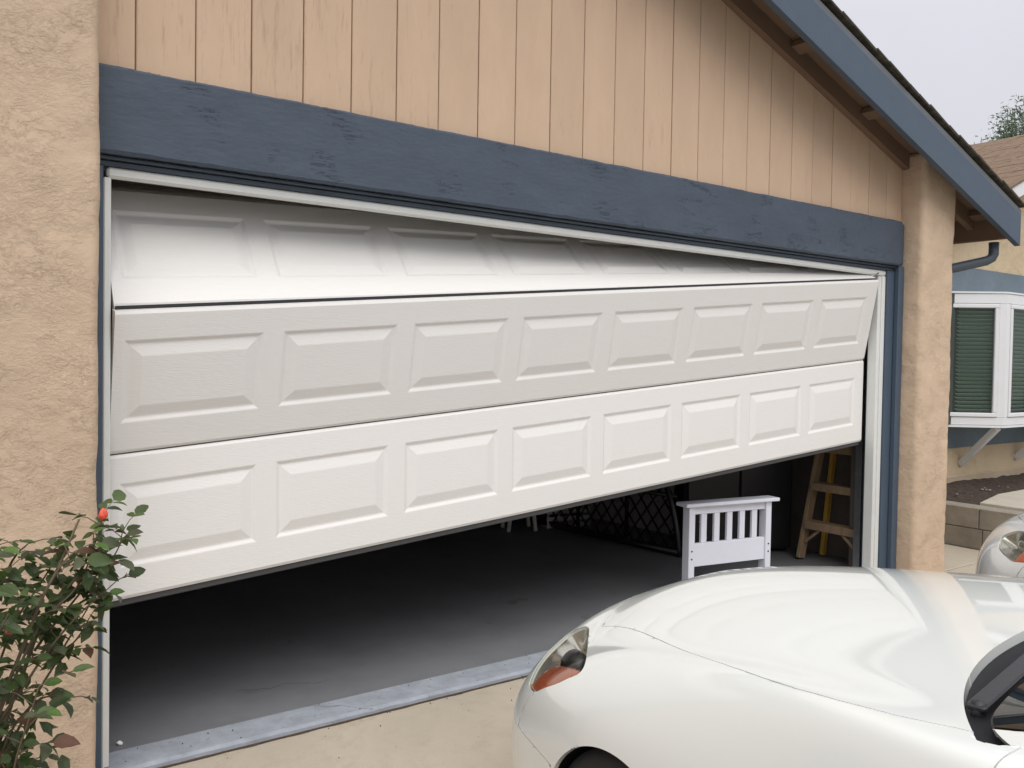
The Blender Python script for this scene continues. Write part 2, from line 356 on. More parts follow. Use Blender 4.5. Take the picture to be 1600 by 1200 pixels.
# header beam: rough-sawn timber, drawn out as a fine grid so that its edges and checks are uneven
bm = bmesh.new(); nx, prof = 260, [(-0.002, 2.425), (-0.045, 2.428), (-0.052, 2.420), (-0.052, 2.35), (-0.052, 2.27), (-0.052, 2.20), (-0.052, 2.142), (-0.046, 2.132), (-0.002, 2.134)]
rows = []
for i in range(nx+1):
    x = -0.062 + (4.93+0.062)*i/nx; row = []
    er = 0.012*(i > nx-2)
    for k, (y, z) in enumerate(prof):
        n1 = 0.003*noise.noise(Vector((x*7, z*9, k*2.0))) + 0.0016*noise.noise(Vector((x*40, z*30, 5)))
        row.append(bm.verts.new((x, y - n1*0.7 + er*0.5, z + (n1*1.1 if k in (0, 1, 2, 6, 7, 8) else 0) + (-er if z > 2.3 else er))))
    rows.append(row)
for i in range(nx):
    for k in range(len(prof)-1): bm.faces.new((rows[i][k], rows[i+1][k], rows[i+1][k+1], rows[i][k+1]))
bm.faces.new(rows[0]); bm.faces.new(rows[-1][::-1])
gp(obj('header_beam', bm, BLUE, smooth=False, recalc=True))
# ragged bare edge where the boards meet the header
bm = bmesh.new(); rows = []
for i in range(601):
    x = -0.045 + 4.985*i/600
    h = 0.0045 + 0.004*noise.noise(Vector((x*22, 1, 0))) + 0.010*max(0, noise.noise(Vector((x*90, 4, 2)))-0.15)
    rows.append([bm.verts.new(p) for p in ((x, -0.0112, 2.424), (x, -0.0112, 2.432+h), (x, -0.0095, 2.432+h))])
for i in range(600):
    for k in range(2): bm.faces.new((rows[i][k], rows[i+1][k], rows[i+1][k+1], rows[i][k+1]))
gp(obj('paint_edge', bm, GROOVE, recalc=True))
# moulding lines under the header
gp(box('header_moulding', (-0.06, -0.020, 2.118), (4.90, -0.002, 2.131), BLUE))
gp(box('header_moulding', (-0.06, -0.004, 2.098), (4.90, 0.10, 2.1165), BLUE))
gp(box('head_stop', (0.006, 0.004, 2.060), (4.812, 0.040, 2.0965), WTRIM, bev=0.008))
gp(box('head_frame', (-0.05, 0.045, 2.118), (4.92, 0.118, 2.158), DRYWALL, bev=0))
# jambs
gp(box('jamb', (-0.060, -0.010, 0.004), (-0.008, 0.130, 2.097), BLUE2, bev=0.003))
gp(box('jamb', (4.808, -0.010, 0.004), (4.925, 0.130, 2.097), BLUE2, bev=0.003))
gp(box('jamb_casing', (4.888, -0.045, 0.004), (4.952, -0.011, 2.130), BLUE2, bev=0.004))
gp(box('side_stop', (-0.006, -0.004, 0.006), (0.018, 0.055, 2.058), WTRIM, bev=0.004))
gp(box('side_stop', (4.768, 0.002, 0.006), (4.806, 0.080, 2.058), WTRIM, bev=0.004))
gp(box('side_stop', (4.736, 0.008, 0.006), (4.767, 0.080, 2.056), WTRIM, bev=0.006))
# roof: decking, rafters, lookouts, fascia, drip edge, shingles
YF = -0.30
XE = 5.94; XW = 2*XR - XE
def slope_slab(name, z5a, z5b, y0, y1, mt, xa, xb, side, **k):
    pts = [(xa, zr(xa, z5a)), (xb, zr(xb, z5a)), (xb, zr(xb, z5b)), (xa, zr(xa, z5b))]
    if side < 0: pts = [(2*XR-p[0], p[1]) for p in pts]
    return gp(prism(name, pts, y0, y1, mt, **k))
for side in (1, -1):
    slope_slab('roof_deck', 2.873, 2.893, YF+0.002, 6.6, SOFFIT_SHADED, XR, XE-0.03, side)
    slope_slab('fascia_board', 2.665, 2.884, YF-0.040, YF, BLUE2, XR, XE, side, bev=0.003)
    slope_slab('drip_edge', 2.886, 2.925, YF-0.034, YF+0.0, DRIP, XR, XE+0.012, side)
    slope_slab('wall_rafter', 2.765, 2.871, -0.058, -0.0145, SOFFIT_SHADED, (0.0 if side > 0 else XR), 4.952, side)
    slope_slab('wall_rafter', 2.765, 2.871, -0.058, -0.0145, SOFFIT_SHADED, 4.953+0.425, XE-0.10, side)
    for x in (0.82, 1.54, 2.26, 2.98, 3.70, 4.42, 5.14, 5.80):
        xx = x if side > 0 else 2*XR-x
        a = math.atan(SL)*(-side)
        zc = zr(xx, 2.871) - 0.024
        M = Matrix.Translation((xx, 0, zc)) @ Matrix.Rotation(-a, 4, 'Y')
        gp(box('lookout_block', (-0.045, YF+0.003, -0.022), (0.045, -0.0595, 0.018), SOFFIT_SHADED, bev=0.002, M=M))
    # eave board across the rafter ends, rafter tails under it
    xx0, xx1 = (XE-0.095, XE-0.055) if side > 0 else (2*XR-XE+0.055, 2*XR-XE+0.095)
    zt = zr(XE, 2.87)
    gp(box('eave_board', (xx0, YF+0.003, zt-0.155), (xx1, 6.5, zt+0.01), SOFFIT_SHADED))
    for i in range(8):
        y = 0.62 + i*0.76
        slope_slab('rafter_tail', 2.765, 2.871, y, y+0.04, SOFFIT_SHADED, 5.377, XE-0.098, side)
# shingles: the rake pieces one by one, the rest of each course as a joined field
EXP = 0.127
for side in (1, -1):
    L_ = (XE+0.02-XR)*math.sqrt(1+SL*SL); ang = math.atan(SL)*side
    nco = int(L_/EXP)+1
    field = bmesh.new()
    sh_mesh = None
    for c in range(nco):
        s0 = L_ - c*EXP
        ca = math.cos(math.atan(SL))
        xx = XR + side*(s0)*ca
        z0 = zr(abs(xx-XR)+XR, 2.927) + 0.004
        # local x points up the slope
        M = Matrix.Translation((xx, 0, z0)) @ Matrix.Rotation(ang if side > 0 else ang, 4, 'Y') @ (Matrix.Rotation(math.pi, 4, 'Z') if side > 0 else Matrix.Identity(4))
        M = M @ Matrix.Rotation(R(-2.3), 4, 'Y') if True else M
        if sh_mesh is None:
            bm = bmesh.new(); add_box(bm, (0, -0.15, 0.006), (0.25, 0.15, 0.020), 0.002)
            me = bpy.data.meshes.new('shingle'); bm.to_mesh(me); bm.free(); me.materials.append(SHING); sh_mesh = me
        o = bpy.data.objects.new('shingle', sh_mesh); C.objects.link(o)
        off = 0.006*random.uniform(-1, 1)
        sgn = -1 if side > 0 else 1
        o.matrix_world = M @ Matrix.Translation((random.uniform(-.006, .006), sgn*(YF-0.055+0.15+off), 0.008 + random.uniform(0, 0.004)))
        o.parent = G; o.matrix_parent_inverse = Matrix.Translation(G0)
        ys = YF+0.26
        for q in range(24):
            wdt = 0.285; y0 = ys + q*0.29 + (0.145 if c % 2 else 0); 
            if y0 > 6.5: break
            lo, hi = (y0, y0+wdt) if side < 0 else (-y0-wdt, -y0)
            add_box(field, (random.uniform(-.004, .004), lo, 0.010), (0.20, hi, 0.022), 0, M)
    gp(obj('shingle_field', field, SHING, kind='stuff'))
# downspout under the eave, elbowing back to the wall
DS = tube('downspout', [(5.84, -0.205, 2.36), (5.84, -0.205, 2.275), (5.832, -0.195, 2.248), (5.80, -0.175, 2.228), (5.56, -0.06, 2.165), (5.43, 0.02, 2.13), (5.415, 0.05, 2.09), (5.413, 0.06, 0.05)], 0.034, mat('downspout_paint', (0.065, 0.085, 0.105), rough=0.5), seg=12)
gp(DS)

# ------------------------------------------------------------------ sectional garage door, off its track and hanging crooked
D = empty('garage_door', (2.37, 0.09, 0), label='white raised-panel sectional garage door hanging crooked, its middle section buckled outwards', cat='garage door')
TH = 0.045
def section(c_bl, c_br, c_tl, c_tr, name='door_section', label=None, both=True):
    BL, BR, TL, TR = map(Vector, (c_bl, c_br, c_tl, c_tr))
    W = 4.67; H = 0.53
    def P(u, v, d=0.0):           # u along 0..W, v up 0..H, d outwards (front face at 0)
        a, b = u/W, v/H
        p = BL*(1-a)*(1-b) + BR*a*(1-b) + TL*(1-a)*b + TR*a*b
        du = (BR-BL)*(1-b) + (TR-TL)*b; dv = (TL-BL)*(1-a) + (TR-BR)*a
        n = du.cross(dv).normalized()        # faces -Y
        return p + n*d - D.location
    bm = bmesh.new()
    us = [0.0]; 
    pan = []
    for k in range(8):
        x0 = 0.033 + 0.5775*k; us += [x0, x0+0.50]; pan.append((x0, x0+0.50))
    us.append(W); v0, v1 = 0.115, 0.425
    vs_ = [0, 0.012, v0, v1, H-0.012, H]
    dd = [-0.006, 0, 0, 0, 0, -0.006]
    sub = 1
    grid = {}
    for i, u in enumerate(us):
        for j, v in enumerate(vs_): grid[i, j] = bm.verts.new(P(u, v, dd[j]))
    for i in range(len(us)-1):
        for j in range(len(vs_)-1):
            if j == 2 and i % 2 == 1: continue
            bm.faces.new((grid[i, j], grid[i+1, j], grid[i+1, j+1], grid[i, j+1]))
    # rim and back
    bk = {}
    for i, u in enumerate(us):
        for j in (0, 5): bk[i, j] = bm.verts.new(P(u, vs_[j], -TH))
    for i in range(len(us)-1):
        bm.faces.new((grid[i, 0], bk[i, 0], bk[i+1, 0], grid[i+1, 0])); bm.faces.new((grid[i, 5], grid[i+1, 5], bk[i+1, 5], bk[i, 5]))
        bm.faces.new((bk[i, 0], bk[i, 5], bk[i+1, 5], bk[i+1, 0]))
    for i in (0, len(us)-1):
        bm.faces.new([grid[i, j] for j in range(6)] + [bk[i, 5], bk[i, 0]])
    bmesh.ops.recalc_face_normals(bm, faces=bm.faces)
    S = obj(name, bm, WDOOR, D, label=label)
    for (a, b) in pan:
        bm = bmesh.new()
        rings = [(0, 0), (0.004, -0.001), (0.014, -0.0062), (0.019, -0.0072), (0.024, -0.0066), (0.060, 0.0015), (0.064, 0.002)]
        prev = None
        for ins, d in rings:
            vv = []
            for (cu, cv) in ((a+ins, v0+ins), (b-ins, v0+ins), (b-ins, v1-ins), (a+ins, v1-ins)): vv.append(bm.verts.new(P(cu, cv, d)))
            if prev:
                for k in range(4): bm.faces.new((prev[k], prev[(k+1) % 4], vv[(k+1) % 4], vv[k]))
            prev = vv
        bm.faces.new(prev)
        obj('raised_panel', bm, WDOOR, S)
    return S, P
J1L, J1R = (0.030, 0.088, 1.092), (4.712, 0.088, 1.498)
J2L, J2R = (0.026, -0.035, 1.598), (4.650, -0.045, 2.020)
S1, P1 = section((0.036, 0.088, 0.563), (4.708, 0.088, 0.948), (0.030, 0.089, 1.088), (4.712, 0.089, 1.494))
S2, P2 = section(J1L, J1R, J2L, J2R, label='middle section tilted outwards, greyer in the light')
def lean(p, ang, dl): return (p[0], p[1] + math.sin(R(ang))*dl, p[2] + math.cos(R(ang))*dl)
J3L, J3R = (0.028, -0.006, 1.616), (4.655, -0.028, 2.032)
T3L, T3R = lean(J3L, 31, 0.53), lean(J3R, 64, 0.53)
S3, P3 = section(J3L, J3R, T3L, T3R, label='upper section leaning back into the garage')
J4L, J4R = (T3L[0]+0.02, T3L[1]+0.012, T3L[2]+0.004), (T3R[0]+0.02, T3R[1]+0.012, T3R[2]+0.002)
S4, P4 = section(J4L, J4R, lean(J4L, 78, 0.53), lean(J4R, 86, 0.53), label='top section lying back in the dark of the garage')
bm = bmesh.new(); add_bar(bm, P3(0.004, 0) + Vector((0, 0.012, -0.004)), P3(4.66, 0) + Vector((0, 0.012, -0.003)), 0.03, 0.012, up=(0, 0, 1), bev=0)
obj('joint_gap_shade', bm, BLACKP, D)  # black bar added as the shade in the open joint between sections
# bottom retainer and seal
bm = bmesh.new()
a, b = P1(0.002, 0), P1(4.668, 0)
up = (Vector(T3L)*0 + Vector((-(b-a).z, 0, (b-a).x))).normalized()
add_bar(bm, a + Vector((0, 0.022, -0.007)), b + Vector((0, 0.022, -0.007)), 0.040, 0.012, up=(0, 1, 0), bev=0.004)
obj('bottom_seal', bm, SEALM, D)
# hinges and rollers at the visible broken corner, tracks inside
bm = bmesh.new(); add_box(bm, (4.690-2.37, -0.06, 2.032), (4.735-2.37, -0.055, 2.07), 0.001)
obj('hinge', bm, STEEL, D)
tube('roller_pin', [(4.64-2.37, -0.075, 2.045), (4.72-2.37, -0.085, 2.075)], 0.005, STEEL, D)
for nm, xx in (('door_track', -0.045), ('door_track', 4.84)):
    bm = bmesh.new(); pts = [(xx, 0.18, 0.02), (xx, 0.18, 1.75)]
    for i in range(7):
        a = R(90*i/6); pts.append((xx, 0.18+0.38*(1-math.cos(a)), 1.80+0.38*math.sin(a)))
    pts.append((xx, 2.9, 2.20)); 
    for p, q in zip(pts[:-1], pts[1:]): add_bar(bm, p, q, 0.05, 0.02, up=(1, 0, 0.01) if abs(q[1]-p[1]) < 1 else (0, 0, 1))
    tr = obj(nm, bm, STEEL); tr.name = 'door_track'
    tr.location = Vector(G0); tr.parent = G

# ------------------------------------------------------------------ things in the garage
def place(o, x, y, rz=0, z=0): o.location = (x, y, z); o.rotation_euler = (0, 0, R(rz)); return o
# white slatted bed end
H = empty('bed_end', (3.295, 0.335, 0), R(-9.3), label='white slatted wooden bed end standing inside the garage opening', cat='bed end')
Wb = 0.655
for x in (0, Wb-0.05):
    p = box('post', (x, -0.02, 0.0), (x+0.045, 0.045, 0.588), WPAINT, H, bev=0.003)
box('cap_board', (-0.04, -0.045, 0.590), (Wb+0.04, 0.065, 0.612), WPAINT, H, bev=0.004)
box('rail', (0.046, -0.008, 0.540), (Wb-0.051, 0.022, 0.589), WPAINT, H, bev=0.002)
box('lower_panel', (0.046, -0.010, 0.222), (Wb-0.051, 0.018, 0.362), WPAINT, H, bev=0.002)
gapw = (Wb-0.097-5*0.042)/6
for i in range(5):
    x = 0.046 + gapw*(i+1) + 0.042*i
    box('slat', (x, -0.004, 0.363), (x+0.042, 0.016, 0.539), WPAINT, H, bev=0.002)
SCREW = mat('dark_bolt', (0.03, 0.03, 0.03), rough=0.4, metal=0.6)
for x in (0.022, Wb-0.028):
    for z in (0.272, 0.320):
        bm = bmesh.new(); add_tube(bm, [(x, -0.0235, z), (x, -0.019, z)], 0.005, 10); obj('bolt', bm, SCREW, H)

# wooden step ladder
WOOD = mat('ladder_wood', (0.34, 0.235, 0.14), rough=0.7, var=0.15, vscale=6, stretch=(6, 6, 0.8), dark=(0.2, 0.13, 0.08), dscale=4, dlo=0.5, dhi=0.8)
YEL = mat('yellow_ladder_paint', (0.62, 0.37, 0.06), rough=0.55, var=0.12, vscale=10)
LD = empty('step_ladder', (4.93, 0.70, 0), R(-90), label='paint-worn wooden step ladder with yellow rear legs at the right of the garage opening', cat='ladder')
# local x runs towards the opening (width), local y towards the right wall (the lean)
topz, lean_f = 1.75, 0.29
def lrail(x0, x1, y0, y1, z1, w_, t_, m_, nm): return bar(nm, (x0, y0, 0.012), (x1, y1, z1), w_, t_, m_, LD, up=(0, 1, 0.0))
lrail(0.00, 0.12, 0, lean_f, topz, 0.03, 0.075, WOOD, 'front_rail')
lrail(0.50, 0.38, 0, lean_f, topz, 0.03, 0.075, WOOD, 'front_rail')
lrail(0.03, 0.14, 0.235, lean_f+0.015, topz, 0.03, 0.045, YEL, 'rear_rail')
lrail(0.47, 0.36, 0.235, lean_f+0.015, topz, 0.03, 0.045, YEL, 'rear_rail')
for k in range(1, 6):
    z = k*0.285; t = z/topz; y = lean_f*t
    xa, xb = 0.12*t+0.016, 0.50-0.12*t-0.016
    box('tread', (xa, y-0.05, z-0.012), (xb, y+0.05, z+0.012), WOOD, LD, bev=0.002)
    box('tread_edge', (xa, y-0.062, z-0.045), (xb, y-0.0505, z+0.012), WOOD, LD, bev=0.002)
    if k == 1:
        bar('brace', (xa-0.005, y-0.045, z-0.15), (xa+0.12, y-0.045, z-0.046), 0.02, 0.012, WOOD, LD, up=(0, 1, 0))
        bar('brace', (xb+0.005, y-0.045, z-0.15), (xb-0.12, y-0.045, z-0.046), 0.02, 0.012, WOOD, LD, up=(0, 1, 0))
box('top_cap', (0.08, lean_f-0.10, topz), (0.42, lean_f+0.06, topz+0.022), WOOD, LD)

# black metal lattice bed frames leaning together on the right wall
def lattice(nm, loc, rz, tilt, Lx, Hz, lab, grp=None):
    E_ = empty(nm, loc, 0, label=lab, cat='bed frame', group=grp)
    E_.rotation_euler = (R(tilt), 0, R(rz))
    def top(x):
        q = max(0.0, 1-abs(2*x/Lx-1)**2.4); return Hz*q**0.62
    fr = [(Lx*0.5*(1-math.cos(math.pi*i/36)), 0, top(Lx*0.5*(1-math.cos(math.pi*i/36)))) for i in range(37)]
    tube('frame', fr, 0.024, BLACKM, E_, seg=10)
    tube('rail', [(0.0, 0, 0.03), (Lx, 0, 0.03)], 0.030, BLACKM, E_)
    tube('rail', [(0.03, 0, Hz*0.45), (Lx-0.03, 0, Hz*0.45)], 0.016, BLACKM, E_)
    for q in (0.33, 0.67): tube('upright', [(Lx*q, 0.0, 0.03), (Lx*q, 0.0, top(Lx*q))], 0.016, BLACKM, E_)
    step = 0.12
    for sgn in (1, -1):
        for i in range(40):
            x0 = -1.5 + i*step; run = []
            for k in range(80):
                z = 0.03 + k*0.0175; x = x0 + z*0.8
                if sgn < 0: x = Lx - x
                if 0.01 < x < Lx-0.01 and z < top(x): run.append((x, 0.005*sgn, z))
            if len(run) > 4: bar('lattice_strap', run[0], run[-1], 0.006, 0.016, BLACKM, E_, up=(0, 1, 0), bev=0)
    return E_
lattice('lattice_bed_frame', (4.20, 1.24, 0.0), 95, 0, 1.60, 1.0, 'black iron bed frame with diamond lattice, the one nearer the white bed end', 'black lattice bed frames')
lattice('lattice_bed_frame', (4.12, 2.62, 0.0), 80, -3, 1.4, 0.95, 'black iron bed frame with diamond lattice, farther back beside the white stool', 'black lattice bed frames')
PALE = mat('pale_storage_box', (0.50, 0.47, 0.43), rough=0.8, var=0.1, vscale=4)
b_ = empty('storage_box', (4.72, 2.35, 0), R(4), label='pale cardboard box stack behind the black lattice frames', cat='box')
box('carton', (0, -0.9, 0.0), (0.42, 0.6, 0.72), PALE, b_, bev=0.006)
box('lid', (-0.015, -0.915, 0.722), (0.435, 0.615, 0.79), PALE, b_, bev=0.006)
# dark cabinet between the lattice and the ladder
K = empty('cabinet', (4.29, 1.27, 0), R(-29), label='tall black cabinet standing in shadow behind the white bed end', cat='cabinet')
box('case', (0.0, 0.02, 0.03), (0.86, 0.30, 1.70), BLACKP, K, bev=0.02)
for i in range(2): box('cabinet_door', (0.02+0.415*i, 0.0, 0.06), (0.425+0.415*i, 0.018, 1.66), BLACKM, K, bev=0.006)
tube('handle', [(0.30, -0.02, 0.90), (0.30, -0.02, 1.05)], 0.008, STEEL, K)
WPL = mat('white_plastic', (0.62, 0.60, 0.55), rough=0.5)
K = empty('stool', (3.62, 2.66, 0), R(-20), label='small white stool deep in the garage beside a white crate', cat='stool')
for x in (0.02, 0.26):
    for y in (0.02, 0.22): bar('leg', (x, y, 0.0), (x + (0.03 if x < .1 else -0.03), y, 0.26), 0.03, 0.03, WPL, K, up=(0, 1, 0))
box('seat', (0.0, -0.01, 0.262), (0.29, 0.26, 0.29), WPL, K)
K = empty('crate', (4.02, 2.62, 0), R(-12), label='low white plastic crate with slatted sides behind the black lattice', cat='crate')
for z in (0.0, 0.06, 0.12): box('side_slat', (0, 0, z), (0.42, 0.012, z+0.035), WPL, K, bev=0.002); box('side_slat', (0, 0.30, z), (0.42, 0.312, z+0.035), WPL, K, bev=0.002)
for x in (0.0, 0.10, 0.20, 0.30, 0.405): box('upright', (x, -0.008, 0), (x+0.018, -0.0005, 0.175), WPL, K, bev=0.002)
box('base', (0.0, 0.013, 0.004), (0.42, 0.299, 0.012), WPL, K, bev=0)
# hairline cracks in the slab by the threshold
CRK = mat('crack_dirt', (0.05, 0.04, 0.035), rough=1)
for pts_ in ([(0.80, 0.14), (0.86, 0.08), (0.93, 0.05), (0.97, -0.02), (1.02, -0.05)], [(0.62, 0.46), (0.74, 0.40), (0.82, 0.42), (0.95, 0.35), (1.01, 0.36)], [(2.9, 0.5), (3.0, 0.42), (3.15, 0.38), (3.2, 0.28)]):
    bm = bmesh.new(); L0 = []
    P = []
    for a, b in zip(pts_[:-1], pts_[1:]):
        for k in range(8):
            t = k/8; P.append(Vector((a[0]+(b[0]-a[0])*t, a[1]+(b[1]-a[1])*t, 0)))
    for i, p in enumerate(P):
        q = p + 0.012*Vector((noise.noise(p*40), noise.noise(p*40+Vector((9, 0, 0))), 0)); wd = 0.0012*(0.4+abs(noise.noise(p*70))*2)
        zz = 0.0045 if q.y < 0.13 else 0.0006
        L0.append([bm.verts.new((q.x, q.y-wd, zz)), bm.verts.new((q.x, q.y+wd, zz))])
    for i in range(len(L0)-1): bm.faces.new((L0[i][0], L0[i+1][0], L0[i+1][1], L0[i][1]))
    obj('floor_crack', bm, CRK, kind='structure')
rg_ = random.Random(31); bm = bmesh.new()
for i in range(150):
    x = rg_.uniform(-0.05, 3.2); y = rg_.choice((rg_.gauss(-0.085, 0.012), rg_.uniform(-0.9, -0.09), rg_.uniform(-0.04, 0.12)))
    zz = 0.004 if y > -0.05 else -0.010+0.011*(y+0.075)
    rr = rg_.uniform(0.0008, 0.0028)
    q = bmesh.ops.create_icosphere(bm, subdivisions=1, radius=rr, matrix=Matrix.Translation((x, y, zz+rr*0.3)))
obj('grit', bm, CRK, kind='stuff')
# scrap of paper just inside the door and small debris
bm = bmesh.new(); bmesh.ops.create_icosphere(bm, subdivisions=2, radius=0.011)
for v in bm.verts: v.co *= 1 + 0.5*noise.noise(v.co*90); v.co.z *= 0.7
o = obj('paper_scrap', bm, mat('paper_white', (0.8, 0.8, 0.78), rough=0.8)); tag(o, 'tiny crumpled white paper scrap on the grey floor near the left jamb', 'paper scrap'); o.location = (0.089, 0.182, 0.006)
bm = bmesh.new(); rr_ = random.Random(4)
base = Vector((0, 0, 0.02))
for i in range(7):
    a = rr_.uniform(-0.5, 1.4); L1 = rr_.uniform(0.08, 0.2)
    add_tube(bm, [base + Vector((i*0.02, 0, 0)), base + Vector((i*0.02+L1*0.5*math.cos(a), rr_.uniform(-.03, .03), L1*0.6*abs(math.sin(a))+.02)), base + Vector((i*0.02+L1*math.cos(a), rr_.uniform(-.05, .05), L1*abs(math.sin(a))+.03))], [0.003, 0.002, 0.001], 5)
o = obj('dry_twigs', bm, mat('dry_twig', (0.55, 0.48, 0.38), rough=0.9), recalc=True); tag(o, 'pale dry twigs lying under the white bed end', 'twigs'); o.location = (3.30, 0.20, 0.0)
tube('loose_cable', [(4.28, 1.12, 0.28), (4.33, 1.1, 0.22), (4.34, 1.1, 0.15), (4.31, 1.1, 0.08), (4.26, 1.12, 0.03)], 0.004, WPL)
tag(bpy.data.objects['loose_cable'], 'thin white cable curling down beside the black cabinet', 'cable')

# ------------------------------------------------------------------ house wing with the bay window
CREAM = stucco('cream_stucco', (0.56, 0.45, 0.30))
BLUE3 = mat('blue_grey_wall_paint', (0.13, 0.17, 0.20), rough=0.8, var=0.12, vscale=5, bump=0.004, bscale=30)
WWIN = mat('white_window_frame', (0.72, 0.73, 0.74), rough=0.35, var=0.02, vscale=5)
YW, XRW, SW = 0.95, 11.0, 0.42
W_ = empty('house_wing', (8.5, YW, 0), label='cream stucco house wing with blue-grey band, white bay window and brown shingle roof', cat='house')
def wp(o): o.location = Vector(o.location) - Vector((8.5, YW, 0)); o.parent = W_; return o
def zw(x): return 4.385 - SW*abs(x-XRW)
wp(prism('gable_wall', [(6.0, -0.15), (16.0, -0.15), (16.0, zw(16)-0.12), (XRW, zw(XRW)-0.12), (6.0, zw(6.0)-0.12)], YW, YW+0.2, CREAM))
wp(box('side_wall', (6.0, YW+0.202, -0.15), (6.2, 9.0, zw(6.0)-0.10), CREAM, bev=0))
wp(box('painted_band', (6.0, YW-0.012, 2.14), (16.0, YW-0.002, 2.42), BLUE3, bev=0))
wp(box('painted_panel', (6.0, YW-0.011, 0.69), (16.0, YW-0.0015, 2.139), BLUE3, bev=0))
wp(box('foundation', (6.0, YW-0.022, -0.15), (16.0, YW-0.0025, 0.425), stucco('foundation_render', (0.46, 0.37, 0.26)), bev=0.008))
for side in (1, -1):
    pts = [(XRW, zw(XRW)), (5.6 if side > 0 else 16.4, zw(5.6)), (5.6 if side > 0 else 16.4, zw(5.6)-0.11), (XRW, zw(XRW)-0.11)]
    wp(prism('roof', pts, YW-0.19, 9.2, TAN))
    pts = [(XRW, zw(XRW)+0.006), (5.56 if side > 0 else 16.44, zw(5.56)+0.006), (5.56 if side > 0 else 16.44, zw(5.56)-0.125), (XRW, zw(XRW)-0.125)]
    wp(prism('barge_board', pts, YW-0.232, YW-0.192, WWIN))
f1 = bmesh.new()
ca = 1/math.sqrt(1+SW*SW)
for c in range(46):
    s = c*0.125
    xx = XRW - s*ca - 0.02
    M = Matrix.Translation((xx, 0, zw(xx)+0.012)) @ Matrix.Rotation(-math.atan(SW), 4, 'Y')
    y = YW-0.245
    while y < 9.1:
        wd = random.uniform(0.27, 0.33)
        add_box(f1, (-0.125+random.uniform(-.004, .004), y, 0.0), (0.0, min(y+wd-0.006, 9.2), 0.020+random.uniform(-.003, .003)), 0, M)
        y += wd
wp(obj('shingle_field', f1, SHING2, kind='stuff'))
# bay window
zb, zt = 0.935, 2.135
kx = 0.45
bayC0 = (7.63, 0.50); bayW0 = (7.63-0.53, 0.948); bayC1 = (9.35, 0.50); bayW1 = (9.35+kx, 0.948)
GLASS = bpy.data.materials.new('window_glass'); GLASS.use_nodes = True
n, L, b = nodes(GLASS); 
b.inputs['Base Color'].default_value = (0.05, 0.055, 0.05, 1); b.inputs['Roughness'].default_value = 0.03; b.inputs['Coat Weight'].default_value = 1.0
tr = n.new('ShaderNodeBsdfTransparent'); tr.inputs[0].default_value = (0.86, 0.91, 0.88, 1); ms = n.new('ShaderNodeMixShader'); ms.inputs[0].default_value = 0.20
L(tr.outputs[0], ms.inputs[1]); L(b.outputs[0], ms.inputs[2]); L(ms.outputs[0], n['Material Output'].inputs['Surface'])
BLIND = mat('green_blind_slat', (0.58, 0.70, 0.63), rough=0.5)
BAY = empty('bay_window', (0, 0, 0)); BAY.parent = W_; BAY.location = (-8.5, -YW, 0)
def facet(a, b_, n_sash):
    a = Vector((*a, 0)); b_ = Vector((*b_, 0)); d = (b_-a); Lg = d.length; d.normalize(); nrm = Vector((d.y, -d.x, 0))
    M = Matrix(((d.x, -nrm.x, 0, a.x), (d.y, -nrm.y, 0, a.y), (0, 0, 1, 0), (0, 0, 0, 1)))
    # local: x along, y inward, z up
    bm = bmesh.new()
    add_box(bm, (0, 0, zb), (Lg, 0.05, zb+0.07), 0.004, M); add_box(bm, (0, 0, zt-0.09), (Lg, 0.05, zt), 0.004, M)
    ws = 0.065
    posts = [(0, ws)] + [(Lg*i/n_sash-ws/2, Lg*i/n_sash+ws/2) for i in range(1, n_sash)] + [(Lg-ws, Lg)]
    for p, q in posts: add_box(bm, (p, -0.001, zb+0.071), (q, 0.049, zt-0.091), 0.003, M)
    obj('frame', bm, WWIN, BAY)
    for i in range(n_sash):
        x0, x1 = posts[i][1]+0.003, posts[i+1][0]-0.003; z0, z1 = zb+0.074, zt-0.094; t = 0.038
        bm = bmesh.new()
        add_box(bm, (x0, -0.012, z0), (x1, 0.03, z0+t), 0.006, M); add_box(bm, (x0, -0.012, z1-t), (x1, 0.03, z1), 0.006, M)
        add_box(bm, (x0, -0.0115, z0+t+.0005), (x0+t, 0.03, z1-t-.0005), 0.006, M); add_box(bm, (x1-t, -0.0115, z0+t+.0005), (x1, 0.03, z1-t-.0005), 0.006, M)
        obj('sash', bm, WWIN, BAY)
        bm = bmesh.new(); add_box(bm, (x0+t, 0.010, z0+t), (x1-t, 0.014, z1-t), 0, M); obj('pane', bm, GLASS, BAY)
        bm = bmesh.new(); z = z0+0.02
        while z < z1-0.01:
            S = M @ Matrix.Translation((0, 0.052, z)) @ Matrix.Rotation(R(-38), 4, 'X')
            add_box(bm, (x0+0.01, -0.022, -0.001), (x1-0.01, 0.022, 0.001), 0, S); z += 0.036
        obj('blind', bm, BLIND, BAY, kind='stuff')
facet(bayW0, bayC0, 1); facet(bayC0, bayC1, 3); facet(bayC1, bayW1, 1)
for z0, z1, ex, m_ in ((zb-0.022, zb-0.002, 0.006, WWIN), (zt+0.002, zt+0.018, 0.006, WWIN)):
    prism('bay_board', [(bayW0[0]-ex, 0.937), (bayC0[0]-ex*0.4, bayC0[1]-ex), (bayC1[0]+ex*0.4, bayC1[1]-ex), (bayW1[0]+ex, 0.937)], z0, z1, m_, BAY, axis='Z')
box('dark_room', (bayW0[0]+0.1, 0.80, zb), (bayW1[0]-0.1, 0.93, zt), mat('dim_room', (0.05, 0.06, 0.055), rough=0.9), BAY, bev=0)
